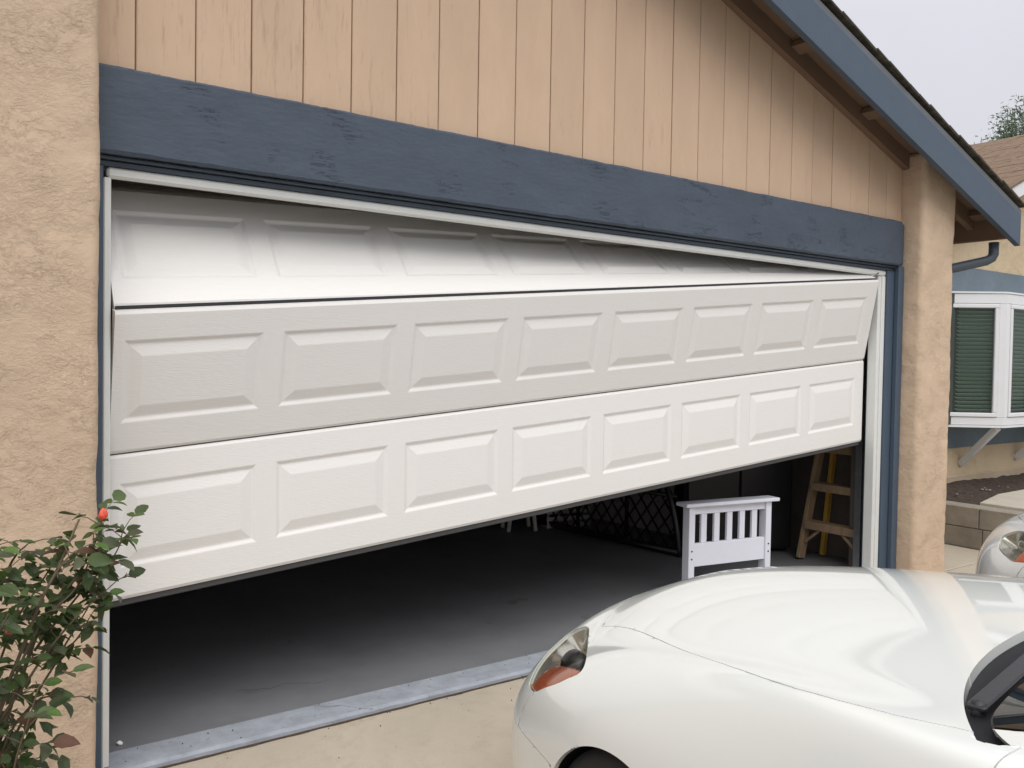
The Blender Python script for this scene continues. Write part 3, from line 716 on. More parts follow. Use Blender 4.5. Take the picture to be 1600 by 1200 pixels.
for xw, xc in ((7.78, 7.64), (8.92, 8.90), ):
    bar('bracket', (xw-0.02, 0.945, 0.53), (xc, 0.56, zb-0.026), 0.055, 0.06, WWIN, BAY, up=(1, 0, 0), bev=0.003)
# retaining wall of concrete blocks, path slab and soil
BLOCK = mat('concrete_block', (0.28, 0.25, 0.20), rough=0.95, var=0.16, vscale=7, dark=(0.20, 0.17, 0.13), dscale=5, dlo=0.5, dhi=0.75, bump=0.003, bscale=110, randvar=0.09)
RW = empty('retaining_wall', (6.5, 0.9, 0), label='low two-course concrete block retaining wall below the bay window', cat='retaining wall')
bme = None
for row in range(2):
    y = 0.93 if row == 0 else 0.93-0.365
    first = True
    while y > -8:
        ln = 0.395
        hz = 0.163
        bm = bmesh.new(); z0 = -0.01 + row*0.170
        y1 = y
        if first and row == 1: add_box(bm, (0, y-0.0-0.9, z0), (0.195, 0.93-0.9, z0+hz), 0.004); first = False; y0 = y
        else: y0 = y-ln; add_box(bm, (0, y0-0.9, z0), (0.195, y-0.9, z0+hz), 0.004)
        obj('block', bm, BLOCK, RW); y = y0-0.009
box('mortar', (0.012, -8.8, -0.1), (0.18, 0.03, 0.318), mat('grey_mortar', (0.20, 0.18, 0.15), rough=1, var=0.2, vscale=30), RW, bev=0)
SOIL = mat('dark_garden_soil', (0.050, 0.034, 0.025), rough=1.0, var=0.5, vscale=22, bump=0.01, bscale=45)
bm = bmesh.new(); nx_, ny_ = 90, 40; g = {}
for i in range(nx_+1):
    for j in range(ny_+1):
        x = 6.70 + 5.3*i/nx_; y = 0.925 - 0.95*j/ny_
        z = 0.312 + 0.05*(j < 14)*(1-j/14) + 0.018*noise.noise(Vector((x*7, y*7, 0))) + 0.014*noise.noise(Vector((x*25, y*25, 4)))
        g[i, j] = bm.verts.new((x, y, z))
for i in range(nx_):
    for j in range(ny_): bm.faces.new((g[i, j], g[i, j+1], g[i+1, j+1], g[i+1, j]))
obj('garden_soil', bm, SOIL, recalc=True, kind='structure')
box('terrace_fill', (6.70, -8.0, -0.15), (14.0, -0.03, 0.30), SOIL, bev=0, kind='structure')
prism('path', [(6.696, 0.245), (6.696, -8.0), (9.5, -8.0), (9.5, 0.46), (7.35, 0.40)], 0.20, 0.345, mat('path_concrete', (0.46, 0.42, 0.34), rough=0.9, var=0.12, vscale=4, bump=0.002, bscale=120), axis='Z', bev=0.006, kind='structure')
rs = random.Random(11); STONE = mat('pebble_grey', (0.33, 0.30, 0.26), rough=0.9, randvar=0.3)
bm = bmesh.new()
for i in range(12):
    p = Vector((rs.uniform(6.72, 8.6), rs.uniform(0.38, 0.85), 0.335))
    r = bmesh.ops.create_icosphere(bm, subdivisions=1, radius=rs.uniform(0.006, 0.018), matrix=Matrix.Translation(p))
    for v in r['verts']: v.co.z = p.z + (v.co.z-p.z)*0.6
obj('pebbles', bm, STONE, kind='stuff')

# ------------------------------------------------------------------ plants
def leaf_mat(name, base, rv, br=0.45):
    m = mat(name, base, rough=br, spec=0.45, var=0.25, vscale=30, randvar=rv, bump=0.0006, bscale=120)
    n, L, b = nodes(m)
    tl = n.new('ShaderNodeBsdfTranslucent'); tl.inputs[0].default_value = (base[0]*1.6, base[1]*1.7, base[2]*1.0, 1)
    ms = n.new('ShaderNodeMixShader'); ms.inputs[0].default_value = 0.25
    L(b.outputs[0], ms.inputs[1]); L(tl.outputs[0], ms.inputs[2]); L(ms.outputs[0], n['Material Output'].inputs['Surface'])
    return m
LEAF = leaf_mat('rose_leaf_green', (0.072, 0.110, 0.038), 0.45)
LEAFD = leaf_mat('rose_leaf_dull', (0.085, 0.098, 0.055), 0.40, 0.6)
LEAFR = leaf_mat('rose_leaf_bronze', (0.11, 0.055, 0.032), 0.4)
LEAFY = leaf_mat('rose_leaf_bright', (0.085, 0.16, 0.035), 0.3)
STEM = mat('rose_stem', (0.10, 0.075, 0.04), rough=0.7, var=0.3, vscale=20)
def leaf_mesh(name, mt, Ln, Wd, fold, curl):
    bm = bmesh.new(); nl = 7; rows = []
    for i in range(nl+1):
        t = i/nl
        wd = Wd*0.5*(math.sin(math.pi*min(1, t**0.8))**0.75)*(1-0.12*t) if 0 < t < 1 else 0.0004
        zc = -curl*Ln*t*t; row = []
        for s in (-1, -0.5, 0, 0.5, 1):
            ser = 1+0.05*((i % 2)*2-1)*(abs(s) == 1)
            row.append(bm.verts.new((Ln*t, wd*s*ser, zc + fold*wd*abs(s) - 0.05*Wd*(s*s)*math.sin(t*6))))
        rows.append(row)
    for i in range(nl):
        for k in range(4): bm.faces.new((rows[i][k], rows[i+1][k], rows[i+1][k+1], rows[i][k+1]))
    me = bpy.data.meshes.new(name); bm.to_mesh(me); bm.free(); me.materials.append(mt)
    for p in me.polygons: p.use_smooth = True
    return me
LM = []
for mt, wt in ((LEAF, 9), (LEAFD, 6), (LEAFR, 2), (LEAFY, 2)):
    for fold, curl in ((0.35, 0.15), (0.2, 0.4), (0.5, -0.05), (0.3, 0.28)):
        me = leaf_mesh('leaf', mt, 1.0, 0.62, fold, curl); LM += [(me, wt)]
lw = [q[1] for q in LM]
ROSE = empty('rose_bush', (-0.42, -1.25, 0.0), label='leafy rose bush with one orange-red bud growing against the left stucco pillar', cat='rose bush')
rb = random.Random(23)
stems = []
def stem(pts, r0, r1, nleaf, lsize, nm='stem'):
    P = [Vector(p) for p in pts]; Q = []
    for i in range(len(P)-1):
        p0 = P[max(i-1, 0)]; p1 = P[i]; p2 = P[i+1]; p3 = P[min(i+2, len(P)-1)]
        for k in range(5):
            t = k/5; Q.append(0.5*((2*p1) + (-p0+p2)*t + (2*p0-5*p1+4*p2-p3)*t*t + (-p0+3*p1-3*p2+p3)*t**3))
    Q.append(P[-1])
    Q = [q + 0.004*Vector((noise.noise(q*14), noise.noise(q*14+Vector((5, 0, 0))), 0)) for q in Q]
    rad = [0.6*(r0 + (r1-r0)*i/(len(Q)-1))+0.0004 for i in range(len(Q))]
    loc = ROSE.location
    o = tube(nm, [q-loc for q in Q], rad, STEM, ROSE, seg=6)
    stems.append((Q, nleaf, lsize)); return Q
def place_leaf(p, d, size, tilt):
    me = rb.choices(LM, weights=lw)[0][0]
    o = bpy.data.objects.new('leaf', me); C.objects.link(o); o.parent = ROSE
    d = d.normalized(); up = Vector((rb.gauss(0, .35), rb.gauss(-0.15, .35), 1)); s = up.cross(d).normalized(); u = d.cross(s)
    M = Matrix(((d.x, s.x, u.x, 0), (d.y, s.y, u.y, 0), (d.z, s.z, u.z, 0), (0, 0, 0, 1))) @ Matrix.Rotation(tilt, 4, 'X')
    o.matrix_local = Matrix.Translation(p - ROSE.location) @ M @ Matrix.Scale(size, 4)
nleaves = 0
def spray(p, d, size):
    """a compound rose leaf: petiole with three or five leaflets"""
    global nleaves
    d = d.normalized(); ln = size*1.5
    e_ = p + d*ln + Vector((0, 0, -0.25*ln))
    mid = p + d*ln*0.55 + Vector((0, 0, -0.06*ln))
    bm = bmesh.new(); add_tube(bm, [p-ROSE.location, mid-ROSE.location, e_-ROSE.location], [0.0013, 0.001, 0.0007], 4); obj('petiole', bm, STEM, ROSE)
    side = d.cross(Vector((0, 0, 1))).normalized()
    dd = (e_-mid).normalized()
    place_leaf(e_, dd + Vector((0, 0, -0.15)), size*rb.uniform(0.9, 1.15), rb.gauss(0, .35)); nleaves += 1
    for q, s in ((mid.lerp(e_, 0.55), 0.85),) + (((mid.lerp(e_, -0.25), 0.7),) if rb.random() < 0.30 else ()):
        for sg in (1, -1):
            place_leaf(q, dd*0.45 + side*sg + Vector((0, 0, rb.uniform(-.35, .1))), size*s*rb.uniform(0.8, 1.05), rb.gauss(0, .35)); nleaves += 1
B0 = (-0.50, -1.22, 0.0)
Ya = -1.25
stem([B0, (-0.45, -1.2, 0.5), (-0.36, -1.24, 0.86), (-0.285, -1.25, 0.985), (-0.245, -1.25, 1.06), (-0.236, -1.25, 1.100)], 0.009, 0.0018, 7, 0.040)
stem([(-0.285, -1.25, 0.985), (-0.236, -1.27, 1.00), (-0.208, -1.27, 1.04), (-0.199, -1.27, 1.075)], 0.003, 0.0014, 5, 0.036)
stem([B0, (-0.48, -1.3, 0.45), (-0.43, -1.33, 0.75), (-0.37, -1.33, 0.93), (-0.33, -1.33, 1.02), (-0.30, -1.33, 1.055)], 0.009, 0.002, 7, 0.040)
stem([(-0.37, -1.30, 0.93), (-0.315, -1.28, 1.03), (-0.277, -1.25, 1.105)], 0.004, 0.003, 0, 0.04)
stem([B0, (-0.50, -1.18, 0.5), (-0.44, -1.15, 0.85), (-0.40, -1.17, 1.0), (-0.365, -1.2, 1.055)], 0.008, 0.002, 8, 0.038)
stem([B0, (-0.52, -1.25, 0.5), (-0.50, -1.22, 0.85), (-0.46, -1.22, 1.02), (-0.43, -1.22, 1.06)], 0.009, 0.002, 8, 0.040)
stem([(-0.43, -1.33, 0.74), (-0.34, -1.31, 0.86), (-0.27, -1.29, 0.93), (-0.235, -1.28, 0.955)], 0.004, 0.0015, 6, 0.042)
stem([(-0.45, -1.2, 0.52), (-0.39, -1.24, 0.68), (-0.33, -1.26, 0.80), (-0.285, -1.27, 0.86), (-0.262, -1.27, 0.90)], 0.005, 0.0015, 7, 0.038)
stem([(-0.44, -1.27, 0.60), (-0.40, -1.27, 0.70), (-0.36, -1.27, 0.745), (-0.33, -1.28, 0.755), (-0.305, -1.28, 0.745)], 0.004, 0.0012, 4, 0.036)
stem([(-0.48, -1.3, 0.45), (-0.43, -1.38, 0.60), (-0.40, -1.40, 0.72), (-0.37, -1.40, 0.82)], 0.004, 0.0015, 7, 0.045)
stem([(-0.50, -1.2, 0.5), (-0.58, -1.2, 0.8), (-0.55, -1.2, 0.98)], 0.005, 0.002, 8, 0.042)
stem([(-0.48, -1.28, 0.55), (-0.46, -1.34, 0.78), (-0.44, -1.36, 0.90), (-0.41, -1.36, 0.97)], 0.005, 0.0015, 8, 0.042)
stem([(-0.45, -1.2, 0.48), (-0.43, -1.2, 0.58), (-0.42, -1.2, 0.64)], 0.004, 0.0015, 5, 0.036)
stem([(-0.36, -1.24, 0.84), (-0.29, -1.22, 0.92), (-0.24, -1.22, 0.975), (-0.215, -1.22, 1.0)], 0.004, 0.0012, 6, 0.042)
stem([(-0.33, -1.26, 0.80), (-0.28, -1.24, 0.88), (-0.25, -1.24, 0.93)], 0.003, 0.0012, 6, 0.042)
stem([(-0.43, -1.33, 0.75), (-0.36, -1.30, 0.90), (-0.29, -1.28, 0.97), (-0.26, -1.28, 1.03)], 0.004, 0.0014, 7, 0.042)
stem([(-0.44, -1.15, 0.70), (-0.39, -1.14, 0.86), (-0.34, -1.14, 0.95), (-0.31, -1.14, 1.0)], 0.004, 0.0015, 7, 0.040)
extra = bmesh.new()
def joined_leaf(p, d, size):
    d = d.normalized(); up = Vector((rb.gauss(0, .4), rb.gauss(-0.2, .4), 1)); sd2 = up.cross(d).normalized(); u2 = d.cross(sd2)
    rows = []
    for t, wv, zc in ((0, .02, 0), (.3, .26, 0), (.65, .24, -.08), (1, .01, -.22)):
        rows.append([extra.verts.new(p - ROSE.location + (d*t + sd2*sg*wv + u2*(zc + abs(sg)*wv*.3))*size) for sg in (-1, 0, 1)])
    for a in range(3):
        for k in range(2): extra.faces.new((rows[a][k], rows[a+1][k], rows[a+1][k+1], rows[a][k+1]))
for si, (Q, nl, ls) in enumerate(stems):
    n0 = len(Q); nl = int(nl*1.6); ls *= 0.98
    for k in range(nl):
        t = 1 - 0.80*(k/max(nl-1, 1))**1.05
        i = min(n0-1, max(1, int(t*(n0-1)))); p = Q[i]
        if p.z < 0.50: continue
        ax = (Q[i]-Q[i-1]).normalized(); a = k*2.4 + rb.uniform(-.5, .5)
        d = Vector((math.cos(a), math.sin(a)*0.9, 0.25)) + ax*0.45
        if p.x > -0.27 and d.x > 0: d.x *= 0.4
        if nleaves < 290: spray(p, d, ls*rb.uniform(0.8, 1.15))
        else: 
            for q in range(4): joined_leaf(p + d.normalized()*rb.uniform(.02, .06) + Vector((rb.gauss(0, .015), rb.gauss(0, .015), rb.gauss(0, .02))), Vector((rb.gauss(0, 1), rb.gauss(0, 1), rb.gauss(-.2, .5))), ls)
for q in range(300):
    p = Vector((rb.gauss(-0.41, 0.065), rb.gauss(-1.20, 0.06), rb.uniform(0.50, 1.03)))
    if p.x > -0.30 + 0.045*math.sin(p.z*23) - 0.10*max(0, .78-p.z): continue
    joined_leaf(p, Vector((rb.gauss(0, 1), rb.gauss(0, 1), rb.gauss(-.3, .6))), rb.uniform(.030, .048))
obj('foliage', extra, LEAF, ROSE, kind='stuff')
# rose bud and green bud
def bud(nm, loc, r, h, mt):
    bm = bmesh.new(); rows = []
    for i in range(13):
        t = i/12; rr = r*(math.sin(math.pi*min(1, t*0.86+0.05))**0.7)*(1-0.25*t)
        row = []
        for k in range(20):
            a = 2*math.pi*k/20; w2 = 1+0.12*math.sin(3*a+t*4)*(t > 0.3)
            row.append(bm.verts.new((rr*w2*math.cos(a), rr*w2*math.sin(a), h*t + 0.07*h*math.sin(2*a+1)*(t**3))))
        rows.append(row)
    for i in range(12):
        for k in range(20): bm.faces.new((rows[i][k], rows[i][(k+1) % 20], rows[i+1][(k+1) % 20], rows[i+1][k]))
    bm.faces.new(rows[-1]); 
    o = obj(nm, bm, mt, ROSE, smooth=True, recalc=True); o.location = Vector(loc)-ROSE.location; return o
ROSEM = mat('rose_orange_red', (0.78, 0.10, 0.05), rough=0.5, var=0.35, vscale=70)
o = bud('rosebud', (-0.2355, -1.25, 1.098), 0.0105, 0.026, ROSEM); o['label'] = 'orange-red rosebud'; o.rotation_euler = (0, R(12), 0)
SEP = mat('sepal_green', (0.08, 0.12, 0.04), rough=0.6)
for q, rr in ((o, 0.011),):
    for k in range(5):
        a = k*2*math.pi/5; bm = bmesh.new()
        v = [bm.verts.new(p) for p in ((0.003*math.cos(a-.8), 0.003*math.sin(a-.8), 0), (0.003*math.cos(a+.8), 0.003*math.sin(a+.8), 0), (rr*1.05*math.cos(a), rr*1.05*math.sin(a), 0.008), (rr*1.35*math.cos(a), rr*1.35*math.sin(a), 0.001))]
        bm.faces.new((v[0], v[1], v[2])); bm.faces.new((v[1], v[2], v[3])); obj('sepal', bm, SEP, q)
o = bud('green_bud', (-0.199, -1.27, 1.073), 0.0055, 0.017, SEP)
o = bud('faded_bloom', (-0.415, -1.36, 0.915), 0.011, 0.018, mat('faded_bloom', (0.30, 0.10, 0.06), rough=0.7, var=0.4, vscale=60))

# tree beyond the roofs: only its left edge shows
def tree(loc, H_, rc, seed, label):
    T = empty('tree', loc, 0, label=label, cat='tree', group=None)
    rt = random.Random(seed)
    BARK = mat('bark', (0.12, 0.09, 0.065), rough=0.95, var=0.3, vscale=6)
    tube('trunk', [(0, 0, 0), (0.1, 0, H_*0.3), (0, 0.1, H_*0.55), (0.1, 0, H_*0.8)], [0.28, 0.22, 0.15, 0.05], BARK, T)
    LT = leaf_mat('tree_leaf', (0.055, 0.095, 0.035), 0.0)
    bm = bmesh.new()
    for c in range(330):
        a = rt.uniform(0, 2*math.pi); zz = rt.uniform(0.35, 1.0); rr = rc*math.sqrt(rt.random())*math.sqrt(max(0.05, 1-((zz-0.62)/0.42)**2))
        cc = Vector((rr*math.cos(a), rr*math.sin(a), H_*zz))
        if c % 3 == 0: add_tube(bm, [(0, 0, H_*zz*0.75), cc*0.6+Vector((0, 0, H_*zz*0.37)), cc], [0.05, 0.03, 0.01], 4)
        for k in range(150):
            p = cc + Vector((rt.gauss(0, .23), rt.gauss(0, .23), rt.gauss(0, .18)))
            d = Vector((rt.gauss(0, 1), rt.gauss(0, 1), rt.gauss(-.4, 1))).normalized(); s = d.orthogonal().normalized(); l = rt.uniform(.10, .17)
            v = [bm.verts.new(q) for q in (p, p+d*l*.5+s*l*.22, p+d*l, p+d*l*.5-s*l*.22)]; bm.faces.new(v)
    obj('crown', bm, LT, T, kind=None)
    return T
tree((27.0, 7.7, -0.2), 9.3, 2.9, 5, 'green leafy tree rising behind the brown shingle roof')

# ------------------------------------------------------------------ cars
CARW = mat('pearl_white_car_paint', (0.80, 0.83, 0.795), rough=0.35, spec=0.5, coat=1.0, var=0.006, vscale=2)
CARW.node_tree.nodes['Principled BSDF'].inputs['Coat Roughness'].default_value = 0.045
CARS = mat('silver_car_paint', (0.66, 0.67, 0.65), rough=0.35, spec=0.5, coat=1.0, metal=0.15)
SHELLM = mat('dark_underbody', (0.008, 0.008, 0.009), rough=0.8)
COWLM = mat('black_cowl_plastic', (0.012, 0.012, 0.015), rough=0.6, spec=0.2, bump=0.0004, bscale=300)
TYRE = mat('tyre_rubber', (0.018, 0.018, 0.018), rough=0.8)
RIM = mat('alloy_rim', (0.55, 0.56, 0.57), rough=0.25, metal=0.9)
CHROME = mat('reflector_chrome', (0.55, 0.54, 0.50), rough=0.18, metal=0.9)
AMBER = mat('amber_lens', (0.66, 0.12, 0.03), rough=0.12, coat=1.0, bump=0.0006, bscale=260)
REDL = mat('red_lens', (0.35, 0.01, 0.01), rough=0.1, coat=1.0)
SEATM = mat('grey_cloth', (0.09, 0.09, 0.09), rough=0.9)
def glass_mat(name, tint, f):
    m = bpy.data.materials.new(name); m.use_nodes = True; n, L, b = nodes(m)
    b.inputs['Base Color'].default_value = (0.01, 0.01, 0.01, 1); b.inputs['Roughness'].default_value = 0.02; b.inputs['Coat Weight'].default_value = 1
    t = n.new('ShaderNodeBsdfTransparent'); t.inputs[0].default_value = (*tint, 1); ms = n.new('ShaderNodeMixShader'); ms.inputs[0].default_value = f
    L(t.outputs[0], ms.inputs[1]); L(b.outputs[0], ms.inputs[2]); L(ms.outputs[0], n['Material Output'].inputs['Surface']); return m
CGLASS = glass_mat('car_glass', (0.40, 0.44, 0.40), 0.55)
LENS = glass_mat('lamp_lens', (0.88, 0.88, 0.84), 0.14)
RIBS = [  # body, nose centre round the corner and back; (lateral, forward, up)
 [(0,.92,.18),(0,.98,.32),(0,1.00,.50),(0,.97,.62),(0,.91,.69),(0,.83,.735),(0,.72,.775),(0,.62,.80),(0,.52,.825)],
 [(.28,.90,.18),(.29,.96,.32),(.30,.965,.50),(.30,.935,.62),(.28,.87,.69),(.25,.79,.745),(.18,.68,.79),(.10,.58,.815),(0,.46,.84)],
 [(.52,.83,.18),(.53,.88,.32),(.54,.885,.50),(.54,.84,.60),(.505,.76,.68),(.44,.68,.755),(.32,.56,.805),(.16,.46,.835),(0,.36,.855)],
 [(.69,.72,.18),(.715,.77,.32),(.725,.765,.50),(.71,.70,.60),(.65,.63,.675),(.56,.565,.76),(.40,.44,.815),(.20,.35,.85),(0,.24,.875)],
 [(.80,.60,.18),(.82,.64,.32),(.83,.635,.50),(.805,.57,.60),(.74,.51,.715),(.64,.44,.775),(.45,.32,.825),(.22,.24,.865),(0,.12,.89)],
 [(.845,.47,.18),(.865,.49,.32),(.875,.48,.50),(.85,.43,.635),(.775,.36,.765),(.67,.29,.805),(.47,.20,.84),(.23,.12,.88),(0,.0,.905)],
 [(.85,.30,.18),(.87,.30,.34),(.895,.29,.52),(.880,.26,.67),(.775,.22,.82),(.68,.16,.825),(.48,.08,.855),(.24,.01,.895),(0,-.12,.915)],
 [(.86,.05,.18),(.88,.05,.34),(.905,.05,.53),(.890,.04,.69),(.795,.02,.855),(.70,-.02,.848),(.49,-.08,.87),(.25,-.15,.91),(0,-.25,.93)],
 [(.86,-.28,.18),(.88,-.28,.34),(.90,-.28,.54),(.89,-.28,.72),(.82,-.28,.895),(.74,-.29,.895),(.52,-.29,.905),(.26,-.32,.935),(0,-.37,.95)],
 [(.86,-.62,.18),(.88,-.62,.34),(.90,-.62,.55),(.89,-.62,.74),(.85,-.62,.925),(.79,-.60,.950),(.56,-.54,.955),(.28,-.51,.965),(0,-.50,.97)],
 [(.86,-1.0,.18),(.88,-1.0,.34),(.90,-1.0,.55),(.89,-1.0,.75),(.865,-1.0,.90),(.82,-.98,.955),(.56,-.85,.965),(.28,-.80,.97),(0,-.80,.97)],
 [(.86,-1.7,.18),(.88,-1.7,.34),(.90,-1.7,.56),(.895,-1.7,.77),(.87,-1.7,.91),(.82,-1.7,.965),(.56,-1.7,.965),(.28,-1.7,.965),(0,-1.7,.965)],
 [(.86,-2.4,.18),(.89,-2.4,.34),(.91,-2.4,.57),(.905,-2.4,.78),(.875,-2.4,.92),(.80,-2.4,.975),(.56,-2.4,.975),(.28,-2.4,.975),(0,-2.4,.975)],
 [(.86,-2.9,.20),(.88,-2.9,.36),(.90,-2.9,.58),(.895,-2.9,.79),(.855,-2.9,.92),(.76,-2.9,.97),(.52,-2.9,.985),(.26,-2.9,.99),(0,-2.9,.99)],
 [(.80,-3.35,.24),(.83,-3.37,.38),(.84,-3.38,.60),(.83,-3.37,.79),(.79,-3.35,.90),(.70,-3.33,.95),(.48,-3.32,.965),(.24,-3.32,.97),(0,-3.32,.97)],
 [(.62,-3.52,.26),(.66,-3.57,.40),(.67,-3.58,.60),(.66,-3.55,.78),(.63,-3.50,.88),(.56,-3.47,.925),(.38,-3.46,.94),(.20,-3.46,.945),(0,-3.46,.945)],
 [(.30,-3.58,.27),(.32,-3.64,.41),(.32,-3.65,.60),(.32,-3.61,.77),(.30,-3.56,.865),(.27,-3.53,.905),(.19,-3.52,.92),(.10,-3.52,.925),(0,-3.52,.925)],
 [(0,-3.60,.27),(0,-3.66,.41),(0,-3.67,.60),(0,-3.63,.77),(0,-3.58,.86),(0,-3.56,.90),(0,-3.55,.91),(0,-3.545,.915),(0,-3.54,.92)],
]
CAB = [
 [(0,-.505,.95),(0,-.85,1.07),(0,-1.15,1.205),(0,-1.5,1.33),(0,-1.8,1.385)],
 [(.4,-.54,.95),(.38,-.86,1.07),(.36,-1.17,1.205),(.28,-1.55,1.335),(0,-1.95,1.395)],
 [(.665,-.618,.945),(.65,-.93,1.06),(.60,-1.25,1.195),(.44,-1.65,1.33),(0,-2.05,1.40)],
 [(.79,-.70,.94),(.77,-1.04,1.06),(.69,-1.38,1.20),(.54,-1.75,1.325),(0,-2.1,1.40)],
 [(.84,-1.1,.93),(.795,-1.25,1.09),(.71,-1.5,1.24),(.56,-1.85,1.34),(0,-2.15,1.40)],
 [(.845,-1.7,.93),(.80,-1.75,1.11),(.71,-1.85,1.27),(.56,-2.05,1.35),(0,-2.25,1.40)],
 [(.84,-2.3,.93),(.79,-2.3,1.10),(.70,-2.3,1.255),(.54,-2.3,1.345),(0,-2.35,1.39)],
 [(.80,-2.9,.93),(.74,-2.8,1.06),(.64,-2.65,1.20),(.48,-2.55,1.305),(0,-2.5,1.365)],
 [(.58,-3.08,.93),(.5,-2.95,1.05),(.42,-2.8,1.165),(.3,-2.7,1.265),(0,-2.62,1.335)],
 [(0,-3.14,.93),(0,-3.0,1.05),(0,-2.88,1.165),(0,-2.77,1.25),(0,-2.70,1.31)],
]
def smooth_step(x, a, b):
    t = min(1, max(0, (x-a)/(b-a))); return t*t*(3-2*t)
def ZC(y): return .9106 - .112*y - .050*y*y - .0993*math.exp((y-.97)/.16)
def CC(y): return .0875 + .13*y
def top_z(x, y):
    """crowned bonnet with a soft ridge over each wing"""
    y2 = y + 0.6*x*x
    b = 0.026*math.exp(-((abs(x)-.80)/.085)**2)*smooth_step(y, .85, .40)*smooth_step(y, -.75, -.15)
    return float(ZC(min(y2, .97))) - float(CC(y))*x*x + b
for i_ in range(0, 10):
    for j_ in range(4, 9):
        x_, y_, z_ = RIBS[i_][j_]
        if i_ == 0 and j_ == 4: continue
        if j_ == 4 and i_ < 4: continue
        RIBS[i_][j_] = (x_, y_, top_z(x_, y_))
def bspline(ctrl, ns, nt_):
    """uniform cubic B-spline surface corrected to run close to the given points"""
    P = np.array(ctrl, float)
    def basis(n, params):
        B = np.zeros((len(params), n))
        for r, u in enumerate(params):
            i = min(int(u), n-2); t = u-i
            w4 = [(1-t)**3/6, (3*t**3-6*t**2+4)/6, (-3*t**3+3*t**2+3*t+1)/6, t**3/6]
            for k, wv in zip((i-1, i, i+1, i+2), w4):
                if k < 0: B[r, 0] += 2*wv; B[r, 1] -= wv
                elif k > n-1: B[r, n-1] += 2*wv; B[r, n-2] -= wv
                else: B[r, k] += wv
        return B
    n, m_ = P.shape[:2]
    Bs, Bt = basis(n, range(n)), basis(m_, range(m_))
    Q = P.copy()
    for _ in range(1): Q = Q + 0.6*(P - np.einsum('ab,bjc,dj->adc', Bs, Q, Bt))
    s = np.linspace(0, n-1, ns); t = np.linspace(0, m_-1, nt_)
    return np.einsum('ab,bjc,dj->adc', basis(n, s), Q, basis(m_, t)), s, t
def refine_top(S, t):
    """lay the bonnet area exactly on the smooth analytic crown"""
    for i in range(S.shape[0]):
        for j in range(S.shape[1]):
            x, y, z = S[i, j]
            if t[j] > 3.9 and -1.0 < y < .85:
                w = smooth_step(t[j], 3.9, 5.4)*(1-smooth_step(y, .58, .82))*smooth_step(y, -1.0, -.72)
                if w > 0: S[i, j, 2] = z*(1-w) + top_z(x, y)*w
    return S
def grid_mesh(S, s, t):
    """both halves as one bmesh with the surface parameters stored on the vertices"""
    bm = bmesh.new(); ls = bm.verts.layers.float.new('s'); lt = bm.verts.layers.float.new('t'); V = {}
    for side in (-1, 1):
        for i in range(S.shape[0]):
            for j in range(S.shape[1]):
                x, y, z = S[i, j]
                if (i == 0 or j == S.shape[1]-1 or i == S.shape[0]-1) and abs(x) < 1e-4 or x < 0:
                    x = 0.0
                    if side == 1: V[side, i, j] = V[-1, i, j]; continue
                v = bm.verts.new((x*side, y, z)); v[ls] = s[i]; v[lt] = t[j]; V[side, i, j] = v
        for i in range(S.shape[0]-1):
            for j in range(S.shape[1]-1):
                q = [V[side, i, j], V[side, i+1, j], V[side, i+1, j+1], V[side, i, j+1]]
                if side == 1: q = q[::-1]
                q2 = []
                for v in q:
                    if v not in q2: q2.append(v)
                if len(q2) > 2:
                    try: bm.faces.new(q2)
                    except ValueError: pass
    return bm, ls, lt
def cut(bm, g):
    """split the mesh along g(v) = 0"""
    val = {v: g(v) for v in bm.verts}
    for v in val:
        if abs(val[v]) < 1e-7: val[v] = 1e-7
    new = set()
    for e_ in list(bm.edges):
        a, b = e_.verts; ga, gb = val[a], val[b]
        if ga*gb < 0:
            f = ga/(ga-gb)
            if 0.001 < f < 0.999:
                ne, nv = bmesh.utils.edge_split(e_, a, f); val[nv] = 0; new.add(nv)
    for f in list(bm.faces):
        c = [v for v in f.verts if v in new]
        if len(c) == 2 and bm.edges.get(c) is None:
            try: bmesh.utils.face_split(f, c[0], c[1])
            except Exception: pass
def sdf_poly(P):
    P = [tuple(p) for p in P]; n = len(P)
    def d(x, y):
        best = 1e9; inside = False
        for i in range(n):
            (x1, y1), (x2, y2) = P[i], P[(i+1) % n]
            dx, dy = x2-x1, y2-y1; tt = max(0, min(1, ((x-x1)*dx+(y-y1)*dy)/(dx*dx+dy*dy)))
            best = min(best, (x-x1-tt*dx)**2 + (y-y1-tt*dy)**2)
            if (y1 > y) != (y2 > y) and x < (x2-x1)*(y-y1)/(y2-y1)+x1: inside = not inside
        return -math.sqrt(best) if inside else math.sqrt(best)
    return d
def smooth_poly(P, it=3):
    for _ in range(it):
        Q = []
        for i in range(len(P)):
            a, b = P[i], P[(i+1) % len(P)]
            Q += [(a[0]*.75+b[0]*.25, a[1]*.75+b[1]*.25), (a[0]*.25+b[0]*.75, a[1]*.25+b[1]*.75)]
        P = Q
    return P
def interp(x, xs, ys): return float(np.interp(x, xs, ys))
SEAM_Y = [-0.638, -0.5417, -0.4454, -0.3491, -0.2528, -0.1565, -0.0602, 0.0362, 0.1325, 0.2288, 0.3251, 0.4214, 0.5177, 0.614]
SEAM_X = [0.7757, 0.796, 0.8033, 0.7995, 0.7865, 0.7661, 0.7403, 0.7109, 0.6799, 0.649, 0.6203, 0.5955, 0.5766, 0.5655]
REAR_ = np.poly1d([-0.28297, 0.0, -0.26869, 0.0, -0.38844])
BUMP = sdf_poly([(0.5, 0.64), (0.49, 0.602), (0.515, 0.567), (0.538, 0.5), (0.404, 0.505), (0.318, 0.499), (0.335, 0.4), (0.33, 0), (1.3, 0), (1.3, 0.9), (0.5, 0.9)])
